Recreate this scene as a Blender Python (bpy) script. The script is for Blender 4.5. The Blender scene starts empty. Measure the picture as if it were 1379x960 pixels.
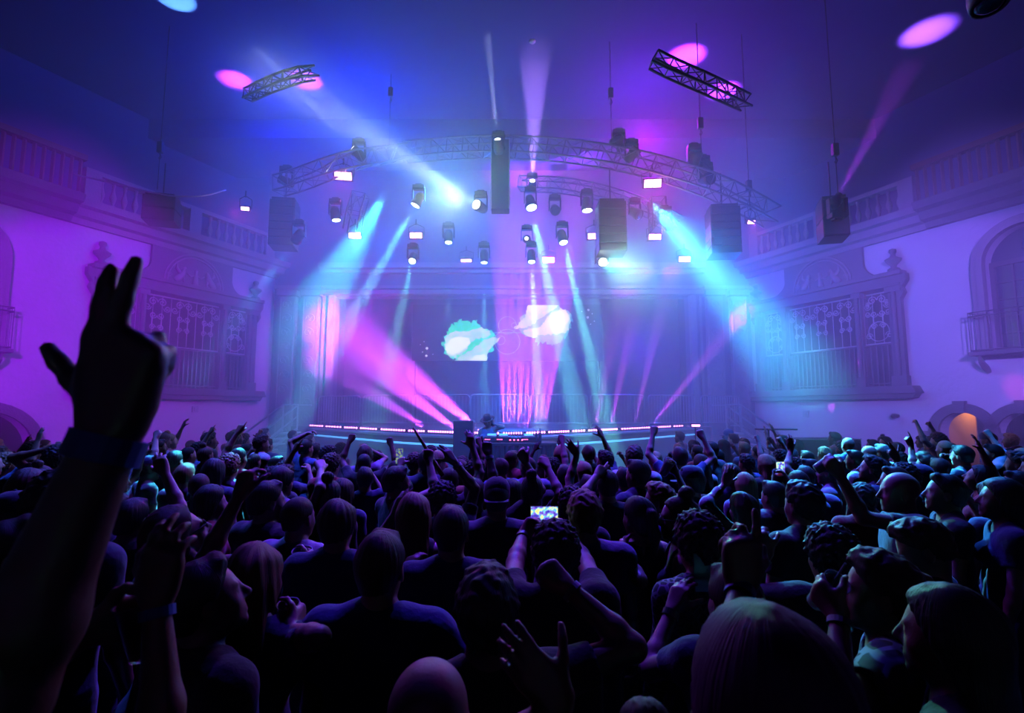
import bpy, math, random
import numpy as np
from mathutils import Vector, Matrix
from mathutils.geometry import tessellate_polygon
SC = bpy.context.scene
COL = SC.collection
PI = math.pi
FPX = 700.0                      # focal length in pixels of the 1379 px wide frame
CAM = Vector((0.0, 0.0, 2.2))
PITCH = math.atan(73 / FPX)
FWD = Vector((0, math.cos(PITCH), math.sin(PITCH)))
UPV = Vector((0, -math.sin(PITCH), math.cos(PITCH)))

def ray(px, py):
    return Vector((1, 0, 0)) * ((px - 689.5) / FPX) + UPV * ((480 - py) / FPX) + FWD
def P(px, py, Y):                # the point of the place seen at a pixel, at depth Y
    d = ray(px, py)
    return CAM + d * (Y / d.y)
def PZ(px, py, Z):
    d = ray(px, py)
    return CAM + d * ((Z - CAM.z) / d.z)

# ---------------------------------------------------------------- materials
MATS = {}
def mat(name, col, rough=0.6, metal=0.0, emit=None, strength=0.0, noise=None, bump=0.0, bscale=20.0, spec=0.5,
        trans=0.0, alpha=1.0, sheen=0.0, wave=False):
    m = bpy.data.materials.new(name); m.use_nodes = True
    nt = m.node_tree; N = nt.nodes; L = nt.links
    b = N['Principled BSDF']
    b.inputs['Base Color'].default_value = (*col, 1)
    b.inputs['Roughness'].default_value = rough
    b.inputs['Metallic'].default_value = metal
    b.inputs['Specular IOR Level'].default_value = spec
    b.inputs['Transmission Weight'].default_value = trans
    b.inputs['Alpha'].default_value = alpha
    if sheen: b.inputs['Sheen Weight'].default_value = sheen
    if emit:
        b.inputs['Emission Color'].default_value = (*emit, 1)
        b.inputs['Emission Strength'].default_value = strength
    tc = N.new('ShaderNodeTexCoord')
    if noise:
        nz = N.new('ShaderNodeTexNoise'); nz.inputs['Scale'].default_value = noise[1]; nz.inputs['Detail'].default_value = 5
        L.new(tc.outputs['Object'], nz.inputs['Vector'])
        mx = N.new('ShaderNodeMix'); mx.data_type = 'RGBA'
        mx.inputs[6].default_value = (*col, 1); mx.inputs[7].default_value = (*noise[0], 1)
        L.new(nz.outputs['Fac'], mx.inputs[0]); L.new(mx.outputs[2], b.inputs['Base Color'])
    if bump:
        if wave:
            # strands that run from the crown downwards
            nb = N.new('ShaderNodeTexNoise'); nb.inputs['Scale'].default_value = 1; nb.inputs['Detail'].default_value = 3
            sx = N.new('ShaderNodeSeparateXYZ'); L.new(tc.outputs['Object'], sx.inputs[0])
            at = N.new('ShaderNodeMath'); at.operation = 'ARCTAN2'; L.new(sx.outputs[0], at.inputs[0]); L.new(sx.outputs[1], at.inputs[1])
            cb = N.new('ShaderNodeCombineXYZ'); L.new(at.outputs[0], cb.inputs[0]); L.new(sx.outputs[2], cb.inputs[1])
            mp = N.new('ShaderNodeMapping'); mp.inputs['Scale'].default_value = (26, 9, 1); L.new(cb.outputs[0], mp.inputs[0])
        else:
            nb = N.new('ShaderNodeTexNoise'); nb.inputs['Scale'].default_value = bscale; nb.inputs['Detail'].default_value = 4
        L.new((mp if wave else tc).outputs[0 if wave else 'Object'], nb.inputs['Vector'])
        bp = N.new('ShaderNodeBump'); bp.inputs['Strength'].default_value = bump; bp.inputs['Distance'].default_value = .02
        L.new(nb.outputs['Fac'], bp.inputs['Height']); L.new(bp.outputs['Normal'], b.inputs['Normal'])
    MATS[name] = m
    return m

mat('plaster', (.62, .60, .60), .9, noise=((.50, .48, .48), 1.3), bump=.5, bscale=9)
mat('stone', (.34, .31, .30), .8, noise=((.24, .22, .22), 4), bump=.5, bscale=25)
mat('dark_stone', (.15, .14, .145), .8, noise=((.10, .095, .10), 6), bump=.5, bscale=25)
mat('iron', (.5, .48, .5), .5, .2)
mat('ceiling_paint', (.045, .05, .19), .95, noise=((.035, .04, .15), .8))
mat('dark_void', (.02, .02, .024), .9, noise=((.03, .03, .03), 2))
mat('floor_wood', (.05, .04, .04), .5, noise=((.08, .06, .05), 3))
mat('brown_wood', (.20, .07, .035), .7, noise=((.12, .04, .02), 5))
mat('glass_dark', (.03, .04, .07), .35, noise=((.04, .05, .08), 2), spec=.8)
mat('aluminium', (.60, .60, .62), .35, .8, noise=((.5, .5, .52), 8))
mat('truss_metal', (.22, .22, .24), .4, .6, noise=((.18, .18, .2), 8))
mat('iron_dark', (.13, .12, .13), .5, .3, noise=((.1, .1, .1), 8))
mat('black_metal', (.035, .035, .04), .45, .2, noise=((.05, .05, .055), 8))
mat('black_cloth', (.03, .03, .035), .95, noise=((.045, .045, .05), 8))
mat('galvanised', (.62, .62, .64), .35, .7, noise=((.5, .5, .52), 10))
mat('stage_black', (.10, .10, .12), .55, noise=((.14, .14, .16), 3))
mat('stage_skirt', (.20, .21, .24), .8, noise=((.16, .17, .2), 3))
mat('stage_trim', (.7, .7, .7), .4, .3, noise=((.6, .6, .6), 6))
mat('curtain', (.20, .16, .22), .95, noise=((.14, .11, .15), 3))
mat('warm_paint', (.75, .42, .10), .8, noise=((.65, .34, .08), 2))
mat('lens_cyan', (.8, 1, 1), .3, emit=(.62, 1.0, .95), strength=9)
mat('lens_white', (1, 1, 1), .3, emit=(.95, 1.0, 1.0), strength=9)
mat('lens_off', (.06, .06, .09), .08, noise=((.08, .08, .1), 5), spec=.8)
mat('panel_pink', (1, .8, 1), .3, emit=(1.0, .42, 1.0), strength=9)
mat('strip_pink', (1, .5, 1), .3, emit=(1.0, .26, .85), strength=7)
mat('strip_cyan', (.3, .8, 1), .3, emit=(.12, .55, 1.0), strength=1.2)
mat('led_amber', (1, .6, .1), .3, emit=(1.0, .35, .03), strength=5)
mat('led_red', (1, .1, .2), .3, emit=(1.0, .12, .35), strength=6)
mat('led_green', (.2, 1, .4), .3, emit=(.5, 1.0, .3), strength=3)
mat('screen_black', (.02, .02, .03), .35, noise=((.025, .025, .035), 40))
mat('pale_plastic', (.45, .45, .46), .5, noise=((.4, .4, .42), 10))

# ---------------------------------------------------------------- mesh builder
class MB:
    def __init__(s): s.v = []; s.f = []
    def add(s, vs, fs):
        o = len(s.v); s.v += [tuple(v) for v in vs]; s.f += [tuple(i + o for i in f) for f in fs]; return s
    def box(s, c, d, R=None):
        c = Vector(c); h = Vector(d) / 2
        vs = [Vector((x * h.x, y * h.y, z * h.z)) for z in (-1, 1) for y in (-1, 1) for x in (-1, 1)]
        vs = [c + (R @ v if R else v) for v in vs]
        return s.add(vs, [(0, 2, 3, 1), (4, 5, 7, 6), (0, 1, 5, 4), (2, 6, 7, 3), (0, 4, 6, 2), (1, 3, 7, 5)])
    def tube(s, pts, r, n=6, cap=True):
        pts = [Vector(p) for p in pts]; rs = r if isinstance(r, (list, tuple)) else [r] * len(pts)
        rings = []; up = None
        for i, p in enumerate(pts):
            t = (pts[min(i + 1, len(pts) - 1)] - pts[max(i - 1, 0)])
            if t.length < 1e-9: t = Vector((0, 0, 1))
            t.normalize()
            if up is None: up = Vector((0, 0, 1)) if abs(t.z) < .9 else Vector((1, 0, 0))
            u = t.cross(up)
            if u.length < 1e-6: u = t.cross(Vector((0, 1, 0)))
            u.normalize(); w = u.cross(t); up = w
            rings.append([p + (u * math.cos(2 * PI * k / n) + w * math.sin(2 * PI * k / n)) * rs[i] for k in range(n)])
        vs = [v for q in rings for v in q]; fs = []
        for i in range(len(pts) - 1):
            for k in range(n):
                a = i * n + k; b = i * n + (k + 1) % n
                fs.append((a, b, b + n, a + n))
        if cap: fs.append(tuple(range(n - 1, -1, -1))); fs.append(tuple(range((len(pts) - 1) * n, len(pts) * n)))
        return s.add(vs, fs)
    def lathe(s, prof, M=None, n=16, cap=True):      # prof: (radius, height) pairs, around local z
        M = M or Matrix(); vs = []; fs = []
        for r, z in prof:
            for k in range(n):
                vs.append(M @ Vector((r * math.cos(2 * PI * k / n), r * math.sin(2 * PI * k / n), z)))
        for i in range(len(prof) - 1):
            for k in range(n):
                a = i * n + k; b = i * n + (k + 1) % n
                fs.append((a, b, b + n, a + n))
        if cap: fs.append(tuple(range(n - 1, -1, -1))); fs.append(tuple(range((len(prof) - 1) * n, len(prof) * n)))
        return s.add(vs, fs)
    def prism(s, poly, fn, d0, d1, holes=()):        # poly in 2-D; fn(u, v, d) -> world
        loops = [list(poly)] + [list(h) for h in holes]
        flat = [p for l in loops for p in l]
        tr = tessellate_polygon([[Vector((p[0], p[1], 0)) for p in l] for l in loops])
        n = len(flat)
        vs = [fn(p[0], p[1], d0) for p in flat] + [fn(p[0], p[1], d1) for p in flat]
        fs = [tuple(t) for t in tr] + [tuple(i + n for i in reversed(t)) for t in tr]
        o = 0
        for l in loops:
            m = len(l)
            for i in range(m):
                a = o + i; b = o + (i + 1) % m
                fs.append((a, b, b + n, a + n))
            o += m
        return s.add(vs, fs)
    def build(s, name, material, parent=None, smooth=False, bevel=0, fix=True):
        me = bpy.data.meshes.new(name); me.from_pydata(s.v, [], s.f); me.validate()
        if fix:
            import bmesh
            bm = bmesh.new(); bm.from_mesh(me); bmesh.ops.recalc_face_normals(bm, faces=bm.faces); bm.to_mesh(me); bm.free()
        if smooth: me.polygons.foreach_set('use_smooth', [True] * len(me.polygons))
        me.materials.append(MATS[material] if isinstance(material, str) else material)
        o = bpy.data.objects.new(name, me); COL.objects.link(o)
        if parent is not None: o.parent = parent
        if bevel:
            b = o.modifiers.new('bevel', 'BEVEL'); b.width = bevel; b.segments = 2; b.limit_method = 'ANGLE'
        return o

def settag(o, label=None, cat=None, group=None, kind=None):
    if label: o['label'] = label
    if cat: o['category'] = cat
    if group: o['group'] = group
    if kind: o['kind'] = kind
    return o
def thing(name, label, cat, loc=(0, 0, 0), rot=(0, 0, 0), group=None):
    o = bpy.data.objects.new(name, None); COL.objects.link(o)
    o.location = loc; o.rotation_euler = rot; o.empty_display_size = .1
    return settag(o, label, cat, group)
def struct(name, mb, m, **k):
    o = mb.build(name, m, **k); o['kind'] = 'structure'; return o
def copy_tree(o, parent=None, label=None):
    c = o.copy(); COL.objects.link(c)
    if parent is not None: c.parent = parent
    if label: c['label'] = label
    for ch in list(o.children): copy_tree(ch, c)
    return c
def aim(d, up=Vector((0, 0, 1))):                    # rotation whose -Z looks along d
    d = Vector(d).normalized()
    return d.to_track_quat('-Z', 'Y').to_matrix()

# ---------------------------------------------------------------- camera
cd = bpy.data.cameras.new('camera'); cam = bpy.data.objects.new('camera', cd); COL.objects.link(cam)
cam.location = CAM; cam.rotation_euler = (PI / 2 + PITCH, 0, 0)
cd.sensor_width = 36; cd.lens = 36 * FPX / 1379; cd.clip_start = .05; cd.clip_end = 200
cd.dof.use_dof = True; cd.dof.focus_distance = 6.0; cd.dof.aperture_fstop = 4.5
SC.camera = cam
w = bpy.data.worlds.new('world'); SC.world = w; w.use_nodes = True
w.node_tree.nodes['Background'].inputs[0].default_value = (0, 0, 0, 1)
w.node_tree.nodes['Background'].inputs[1].default_value = 0
vs_ = SC.view_settings; vs_.view_transform = 'Standard'; vs_.look = 'None'; vs_.gamma = 1; vs_.exposure = 0.0
vs_.use_curve_mapping = False
cy = SC.cycles
cy.use_denoising = True; cy.max_bounces = 4; cy.diffuse_bounces = 0; cy.glossy_bounces = 2; cy.transmission_bounces = 4
cy.volume_bounces = 0; cy.transparent_max_bounces = 8; cy.sample_clamp_indirect = 4; cy.sample_clamp_direct = 0
cy.caustics_reflective = False; cy.caustics_refractive = False
cy.use_light_tree = True
PEOPLE = True
DENS = 0.055
GAIN = {'beam_lamp': 6.5, 'batten_lamp': 7, 'wash_lamp': 1.8}
GLOW = 1.35
def WASH(g):
    # unseen point lamps, added to colour the haze over the stage
    for px, py, Y, pw, c in ((600, 262, 15.5, 380, (.0, .26, 1.0)), (490, 180, 15.5, 640, (.0, .06, 1.0)), (370, 170, 16, 330, (.0, .0, 1.0)), (520, 330, 17.5, 260, (.0, .12, 1.0)),
                             (700, 330, 17.5, 330, (.04, .06, 1.0)), (870, 190, 15.5, 560, (.48, .0, 1.0)), (700, 110, 17.0, 200, (.05, .0, 1.0)), (900, 350, 16, 330, (.0, .14, 1.0)),
                             (1010, 390, 15.5, 380, (.0, .12, 1.0)), (690, 450, 19, 160, (.0, .12, 1.0)), (480, 440, 18.5, 260, (.6, .0, 1.0)), (690, 540, 16.5, 160, (.0, .14, 1.0)), (860, 470, 18, 220, (.10, .01, 1.0)), (880, 262, 13.0, 30, (1, .0, .8)), (462, 250, 13.0, 14, (1, .0, .8))):
        point(P(px, py, Y), pw * GLOW, c, .5)
    # walls, lit by added lamps behind the viewer
    f = wall_fn(-1); spot((-3.6, -3.0, 6.2), f(5.4, 4.0, 0), 24000, (.34, .0, 1.0), 24, .4, .3, 'wall_wash')
    f = wall_fn(1); spot((3.6, -3.0, 6.2), f(5.4, 4.0, 0), 24000, (.24, .12, 1.0), 24, .4, .3, 'wall_wash')
    # stage front, from lamps added above the crowd without fixtures
    for x in (-4, 0, 4): spot((x * .8, 4.0, 9.2), (x * 1.25, 13.2 + abs(x) * .45, .9), 11000, (.01, .13, 1.0), 30, .8, .3, 'crowd_wash')
    # crowd back light, from unseen lamps added in mid-air before the rig
    for x, tx, pw, c in ((-4.5, -4.2, 4000, (.05, .12, 1.0)), (-1.5, -1.2, 3300, (.13, .02, 1.0)), (1.5, 1.2, 3300, (.08, .04, 1.0)), (4.5, 4.6, 5200, (.02, .16, 1.0))):
        spot((x, 7.8, 8.8), (tx, 6.0, 1.5), pw, c, 66, 1, .12, 'crowd_wash')
    f = wall_fn(1); q = wt(1, 1376, 524); spot(P(1012, 299, 13.4), f(q[0], q[1], 0), 3000, (1.0, .02, .55), 6, .8, .05, 'crowd_wash')
    # cyan pools on the crowd
    spot((-3.4, 13.2, 7.8), P(315, 610, 6.4), 45000, (.05, .75, 1.0), 11, .6, .1, 'crowd_wash')
    spot((3.7, 13.3, 7.7), P(1165, 605, 7.2), 60000, (.05, .6, 1.0), 13, .6, .1, 'crowd_wash')
    spot((3.9, 13.3, 7.5), P(1200, 670, 3.6), 20000, (.02, .4, 1.0), 16, .8, .1, 'crowd_wash')
    p = P(1300, 590, 14.9); point((p.x + 1.2, p.y + .4, 2.4), 40, (1.0, .50, .10), .15, 'corridor_lamp')
# ================================================================ the hall
H = 12.5; A25 = math.radians(25); YP = 20.0; XC = 9.3
# side: -1 = the wall with the single dark arch, +1 = the wall with the twin arches.  t runs from the corner by the stage towards the viewer
def wall_fn(side, out=0.0):
    ox, oy = side * XC, YP
    dx, dy = side * math.sin(A25), -math.cos(A25)
    nx, ny = -side * math.cos(A25), -math.sin(A25)      # normal into the hall
    return lambda t, z, d: Vector((ox + dx * t + nx * (d + out), oy + dy * t + ny * (d + out), z))
def wt(side, px, py):                                     # pixel -> (t, z) on that wall
    d = ray(px, py); f0 = wall_fn(side)(0, 0, 0); n = Vector((-side * math.cos(A25), -math.sin(A25), 0))
    k = (f0 - CAM).dot(n) / d.dot(n); p = CAM + d * k
    q = p - f0; return q.dot(Vector((side * math.sin(A25), -math.cos(A25), 0))), p.z
def arch(t0, t1, z0, ztop, n=16, rise=None):
    c = (t0 + t1) / 2; r = (t1 - t0) / 2; rz = rise if rise else r
    pts = [(t0, z0)] + [(c - r * math.cos(PI * k / n), ztop - rz + rz * math.sin(PI * k / n)) for k in range(n + 1)] + [(t1, z0)]
    return pts
TW = 26.0; ZT = 7.4
floor = struct('floor', MB().box((0, 6, -.1), (52, 46, .2)), 'floor_wood')
struct('ceiling', MB().box((0, 6, H + .1), (52, 46, .2)), 'ceiling_paint')
# a shallow dropped soffit in front of the stage opening
struct('ceiling_soffit', MB().box((0, 19.1, H - .35), (26, 3.2, .7)), 'ceiling_paint')
WIN = {}
for side, nm in ((-1, 'left'), (1, 'right')):
    fn = wall_fn(side)
    if side < 0:
        ta, _ = wt(-1, 338, 520); tb, _ = wt(-1, 112, 520)
        dl = wt(-1, 70, 560)[0] + .36; doors = [(dl, dl + 2.0, wt(-1, 20, 541)[1] - .24)]
        upper = [(wt(-1, 12, 450)[0] + .38, wt(-1, 12, 450)[0] + 2.1)]
    else:
        ta, _ = wt(1, 1024, 520); tb, _ = wt(1, 1226, 520)
        t0, _ = wt(1, 1264, 560); t1, _ = wt(1, 1330, 560); zt_ = wt(1, 1296, 549)[1] - .12
        t2, _ = wt(1, 1340, 560)
        doors = [(t0, t1, zt_), (t2, t2 + (t1 - t0) + .1, zt_)]
        a0 = wt(1, 1319, 450)[0] + .25; upper = [(a0, a0 + 1.75)]
    zs = 2.92; zl = 6.22
    WIN[side] = (ta, tb, zs, zl, doors, upper)
    holes = []
    holes.append([(ta + .15, zs), (ta + .15, zl - .1), (tb - .15, zl - .1), (tb - .15, zs)])
    for a, b, z in doors: holes.append(arch(a, b, .02, z))
    for a, b in upper: holes.append(arch(a, b, 3.75, 6.85))
    m = MB().prism([(-.3, 0), (-.3, ZT + .1), (TW, ZT + .1), (TW, 0)], fn, 0, -.45, holes)
    struct('wall_' + nm, m, 'plaster')
    # the wall above the gallery stands back from the wall below
    f2 = wall_fn(side, -2.2)
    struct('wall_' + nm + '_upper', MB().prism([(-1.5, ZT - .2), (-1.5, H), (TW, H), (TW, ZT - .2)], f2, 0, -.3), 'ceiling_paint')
    struct('floor_gallery_' + nm, MB().prism([(-.5, ZT - .1), (-.5, ZT + .1), (TW, ZT + .1), (TW, ZT - .1)], fn, -.44, -2.2), 'dark_stone')
    # rooms behind the arches
    for a, b, z in doors: pass
    a = min(d[0] for d in doors) - .3; b = max(d[1] for d in doors) + .3
    m = MB().prism([(a, 0), (a, 3.2), (b, 3.2), (b, 0)], fn, -2.6, -2.7)
    m.prism([(a - .1, 0), (a - .1, 3.2), (a, 3.2), (a, 0)], fn, -.46, -2.7)
    m.prism([(b, 0), (b, 3.2), (b + .1, 3.2), (b + .1, 0)], fn, -.46, -2.7)
    m.prism([(a, 3.2), (a, 3.3), (b, 3.3), (b, 3.2)], fn, -.46, -2.7)
    struct('wall_corridor_' + nm, m, 'warm_paint' if side > 0 else 'dark_void')
    # the dark chamber behind the big grille window
    m = MB().prism([(ta - .1, 2.6), (ta - .1, 7.0), (tb + .1, 7.0), (tb + .1, 2.6)], fn, -1.4, -1.5)
    struct('wall_chamber_' + nm, m, 'dark_void')
    # cornice between wall and gallery: stepped mouldings, deeper towards the viewer
    tj = wt(-1, 92, 290)[0] if side < 0 else wt(1, 1252, 310)[0]
    prof = [(0, 7.35), (.12, 7.35), (.16, 7.5), (.3, 7.55), (.36, 7.75), (.5, 7.8), (.55, 7.98), (0, 7.98)]
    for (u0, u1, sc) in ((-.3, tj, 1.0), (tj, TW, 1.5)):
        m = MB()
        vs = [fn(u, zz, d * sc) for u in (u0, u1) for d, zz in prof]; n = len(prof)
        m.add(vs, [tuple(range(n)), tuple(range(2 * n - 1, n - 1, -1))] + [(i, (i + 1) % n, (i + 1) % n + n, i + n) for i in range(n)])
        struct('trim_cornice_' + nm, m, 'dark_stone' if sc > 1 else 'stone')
    # corner pilaster strip where the wall meets the stage frame
    # dark panel above the window that carries the pediment
    tc_ = (ta + tb) / 2
# stage frame (proscenium) and stage house
yF = lambda u, v, d: Vector((u, YP - d, v))
ox = 6.9; oz = 6.65
m = MB().prism([(-XC - .4, 0), (-XC - .4, H), (XC + .4, H), (XC + .4, 0)], yF, 0, -.5, [[(-ox, .3), (-ox, oz), (ox, oz), (ox, .3)]])
struct('wall_stage_front', m, 'curtain')
struct('wall_stage_back', MB().box((0, 26.0, 6), (24, .2, 13)), 'curtain')
m = MB()
for sx in (-1, 1):
    m.box((sx * (ox + 1.6), 23.2, 5), (.2, 5.4, 10))
struct('wall_stage_side', m, 'dark_void')
m = MB()
for k, (zz, hh, dd) in enumerate(((oz + .12, .16, .28), (oz + .34, .12, .18), (oz + .95, .12, .24), (oz + 1.15, .2, .4))):
    m.box((0, YP - dd / 2, zz), (2 * ox + 1.2, dd, hh))
for sx in (-1, 1):
    m.box((sx * (ox + .1), YP - .12, 3.4), (.22, .24, 6.5)); m.box((sx * (ox + .42), YP - .06, 3.4), (.1, .12, 6.5))
struct('trim_stage_opening', m, 'stone')
# carved pilasters each side of the opening
def carved_pilaster(x, w_, lab):
    t = thing('pilaster', lab, 'pilaster', (x, YP, 0)); t['kind'] = 'structure'
    MB().box((0, -.14, 3.45), (w_, .26, 6.3)).build('shaft', 'stone', t, bevel=.02)
    MB().box((0, -.2, 6.72), (w_ + .16, .4, .22)).box((0, -.24, 6.9), (w_ + .3, .48, .14)).box((0, -.2, .4), (w_ + .16, .4, .5)).build('capital', 'stone', t, bevel=.02)
    m = MB()
    for k in range(10):
        z0 = 1.2 + k * .54; sg = 1 if k % 2 else -1
        pts = []
        for j in range(15):                          # scroll
            a_ = j / 14 * 2.4 * PI; r = .2 * (1 - j / 18)
            pts.append(Vector((sg * (r * math.cos(a_) - .04) * w_ / .62, -.3, z0 + r * math.sin(a_) + .2)))
        m.tube(pts, .022, 5)
        for j in range(4):
            a_ = j * PI / 2 + .6
            m.tube([(0, -.3, z0 + .2), (.12 * math.cos(a_), -.31, z0 + .2 + .12 * math.sin(a_))], [.03, .012], 5)
    for sx in (-1, 1): m.box((sx * (w_ / 2 - .05), -.285, 3.9), (.03, .03, 5.2))
    m.build('carved_scrolls', 'stone', t)
for px_, lb in ((388, 'carved scrollwork pilaster at the outer corner of the stage frame above the single-arch side stair'),
                (419, 'carved scrollwork pilaster beside the stage opening on the single-arch side'),
                (962, 'carved scrollwork pilaster beside the stage opening on the twin-arch side'),
                (994, 'carved scrollwork pilaster at the outer corner of the stage frame on the twin-arch side')):
    carved_pilaster(P(px_, 480, YP).x, .62, lb)

# ---------------------------------------------------------------- grille windows
def baluster_prof(h, r):
    return [(r * .7, 0), (r * .7, h * .06), (r * .4, h * .1), (r * .9, h * .3), (r, h * .4), (r * .5, h * .62), (r * .38, h * .78), (r * .6, h * .84), (r * .45, h * .9), (r * .7, h * .94), (r * .7, h)]
def scroll(m, fn, t, z, r, sg, dd=.0, sz=1, turns=1.5, rad=.016, flip=1):
    pts = []
    for j in range(14):
        a_ = j / 13 * turns * 2 * PI; q = r * (1 - .8 * j / 13)
        pts.append(fn(t + sg * (r - q * math.cos(a_)), z + flip * q * math.sin(a_), dd))
    m.tube(pts, rad, 4)
def grille_window(side):
    ta, tb, zs, zl, doors, upper = WIN[side]
    fn = wall_fn(side); W_ = tb - ta
    o = fn((ta + tb) / 2, zs, 0)
    labs = {-1: 'huge carved stone window with iron scroll grilles on the wall of the single dark arch',
            1: 'huge carved stone window with iron scroll grilles on the wall of the twin arches'}
    T = thing('grille_window', labs[side], 'window', o)
    F = lambda t, z, d: fn(t, z, d) - o
    # sill
    m = MB().prism([(ta - .35, zs - .22), (ta - .25, zs), (tb + .25, zs), (tb + .35, zs - .22)], F, -.1, .42)
    m.prism([(ta - .2, zs - .36), (ta - .3, zs - .22), (tb + .3, zs - .22), (tb + .2, zs - .36)], F, 0, .3)
    m.build('sill', 'dark_stone', T, bevel=.02)
    # posts: outer pilasters and two mullions
    m1 = ta + W_ * .245; m2 = ta + W_ * .755
    for c, wd in ((ta + .17, .34), (tb - .17, .34), (m1, .2), (m2, .2)):
        q = MB().prism([(c - wd / 2, zs), (c - wd / 2, zl - .3), (c + wd / 2, zl - .3), (c + wd / 2, zs)], F, -.2, .16)
        q.prism([(c - wd / 2 - .04, zs), (c - wd / 2 - .04, zs + .3), (c + wd / 2 + .04, zs + .3), (c + wd / 2 + .04, zs)], F, -.1, .22)
        q.prism([(c - wd / 2 - .05, zl - .5), (c - wd / 2 - .05, zl - .34), (c + wd / 2 + .05, zl - .34), (c + wd / 2 + .05, zl - .5)], F, -.1, .24)
        q.tube([F(c, zs + .3, .19), F(c, zl - .5, .19)], .07, 8)
        q.build('mullion', 'dark_stone', T, bevel=.012)
    # lintel with mouldings
    m = MB().prism([(ta - .02, zl - .34), (ta - .02, zl), (tb + .02, zl), (tb + .02, zl - .34)], F, -.3, .2)
    m.prism([(ta - .14, zl - .02), (ta - .14, zl + .1), (tb + .14, zl + .1), (tb + .14, zl - .02)], F, -.1, .34)
    m.prism([(ta - .05, zl - .34), (ta - .05, zl - .26), (tb + .05, zl - .26), (tb + .05, zl - .34)], F, -.1, .27)
    m.build('lintel', 'dark_stone', T, bevel=.015)
    # backing panel that rises from the lintel to the cornice, with swooping shoulders
    pa = ta + W_ * .2; pb = ta + W_ * .72
    if side > 0: pa, pb = ta + W_ * .26, ta + W_ * .80
    poly = [(ta + .45, zl + .08)]
    for j in range(9):
        a_ = j / 8 * PI / 2; poly.append((ta + .45 + (pa - ta - .45) * math.sin(a_), zl + .1 + .5 * (1 - math.cos(a_))))
    poly += [(pa, 7.38), (pb, 7.38)]
    for j in range(9):
        a_ = (8 - j) / 8 * PI / 2; poly.append((tb - .45 - (tb - .45 - pb) * math.sin(a_), zl + .1 + .5 * (1 - math.cos(a_))))
    poly.append((tb - .45, zl + .08))
    MB().prism(poly, F, -.05, .10).build('pediment_panel', 'dark_stone', T, bevel=.01)
    pc = (pa + pb) / 2; R_ = min(1.0, (pb - pa) / 2 - .12)
    m = MB()
    for rr in (R_, R_ - .1): m.tube([F(pc + rr * math.cos(PI * k / 20), zl + .12 + rr * math.sin(PI * k / 20), .14) for k in range(21)], .03, 5)
    m.build('pediment_arch', 'stone', T)
    # relief figures: two winged beasts facing a standing figure
    m = MB()
    m.tube([F(pc, zl + .14, .15), F(pc, zl + .36, .17), F(pc, zl + .52, .16), F(pc, zl + .62, .17)], [.10, .07, .04, .055], 8)
    for sg in (-1, 1):
        m.tube([F(pc, zl + .46, .16), F(pc + sg * .18, zl + .38, .17), F(pc + sg * .3, zl + .48, .16)], .025, 5)
        c = pc + sg * .5
        m.tube([F(c + sg * .16, zl + .16, .15), F(c + sg * .06, zl + .26, .18), F(c - sg * .06, zl + .42, .18), F(c - sg * .08, zl + .56, .18), F(c - sg * .14, zl + .62, .18)], [.09, .1, .08, .05, .045], 8)
        m.tube([F(c - sg * .07, zl + .38, .17), F(c - sg * .12, zl + .14, .17)], [.04, .025], 6)
        m.tube([F(c, zl + .4, .16), F(c + sg * .14, zl + .56, .16), F(c + sg * .12, zl + .72, .15)], [.06, .05, .01], 6)
        scroll(m, F, c + sg * .26, zl + .3, .09, sg, .15)
    m.build('relief_figures', 'stone', T, smooth=True)
    # urn finials
    for c in (ta + .12, tb - .12):
        o2 = F(c, zl + .1, .14)
        MB().lathe([(.16, 0), (.16, .08), (.07, .14), (.09, .2), (.2, .32), (.22, .38), (.08, .46), (.06, .54), (.1, .6), (.09, .68), (.0, .72)], Matrix.Translation(o2), 12).build('finial', 'dark_stone', T, smooth=True)
    # side brackets under the finials
    for c, sg in ((ta, -1), (tb, 1)):
        m = MB().prism([(c, zl - .75), (c + sg * .12, zl - .55), (c + sg * .07, zl - .4), (c + sg * .2, zl - .2), (c + sg * .2, zl), (c, zl)], F, .0, .2)
        m.build('bracket', 'dark_stone', T)
    # three iron grilles above, three rows of rods below
    zr = zs + (zl - zs) * .40
    for (a, b) in ((ta + .34, m1 - .1), (m1 + .1, m2 - .1), (m2 + .1, tb - .34)):
        m = MB(); wd = b - a
        for zz in (zr, zl - .42): m.tube([F(a, zz, 0), F(b, zz, 0)], .022, 4)
        nb = max(2, round(wd / .27))
        for k in range(nb + 1):
            tt = a + wd * k / nb
            m.tube([F(tt, zr, 0), F(tt, zl - .42, 0)], .011, 4)
        nc = max(1, round(wd / .75))
        for k in range(nc):
            c = a + wd * (k + .5) / nc; r = wd / nc * .17
            for sg in (-1, 1):
                scroll(m, F, c, zl - .62, r, sg); scroll(m, F, c + sg * r * 1.3, zl - .8, r * .8, sg, flip=-1)
                scroll(m, F, c, zl - 1.05, r * .8, sg, flip=-1)
                scroll(m, F, c + sg * r * .2, zr + .55, r * .7, sg); 
                if wd < 1.4:
                    scroll(m, F, c + sg * r * 1.4, zr + .95, r * .7, sg, flip=-1); scroll(m, F, c + sg * r * 1.3, zr + .25, r * .8, sg)
                    scroll(m, F, c + sg * r * 1.4, zr + 1.25, r * .6, sg)
            if wd < 1.4:
                m.tube([F(c + .3 * math.cos(2 * PI * j / 20), zr + .38 + .3 * math.sin(2 * PI * j / 20), 0) for j in range(21)], .016, 4)
            m.tube([F(c - r, zr + .62, 0), F(c - r, zl - 1.1, 0)], .02, 4); m.tube([F(c + r, zr + .62, 0), F(c + r, zl - 1.1, 0)], .02, 4)
        m.build('iron_grille', 'iron', T)
        m = MB(); nb = max(4, round(wd / .15))
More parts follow.
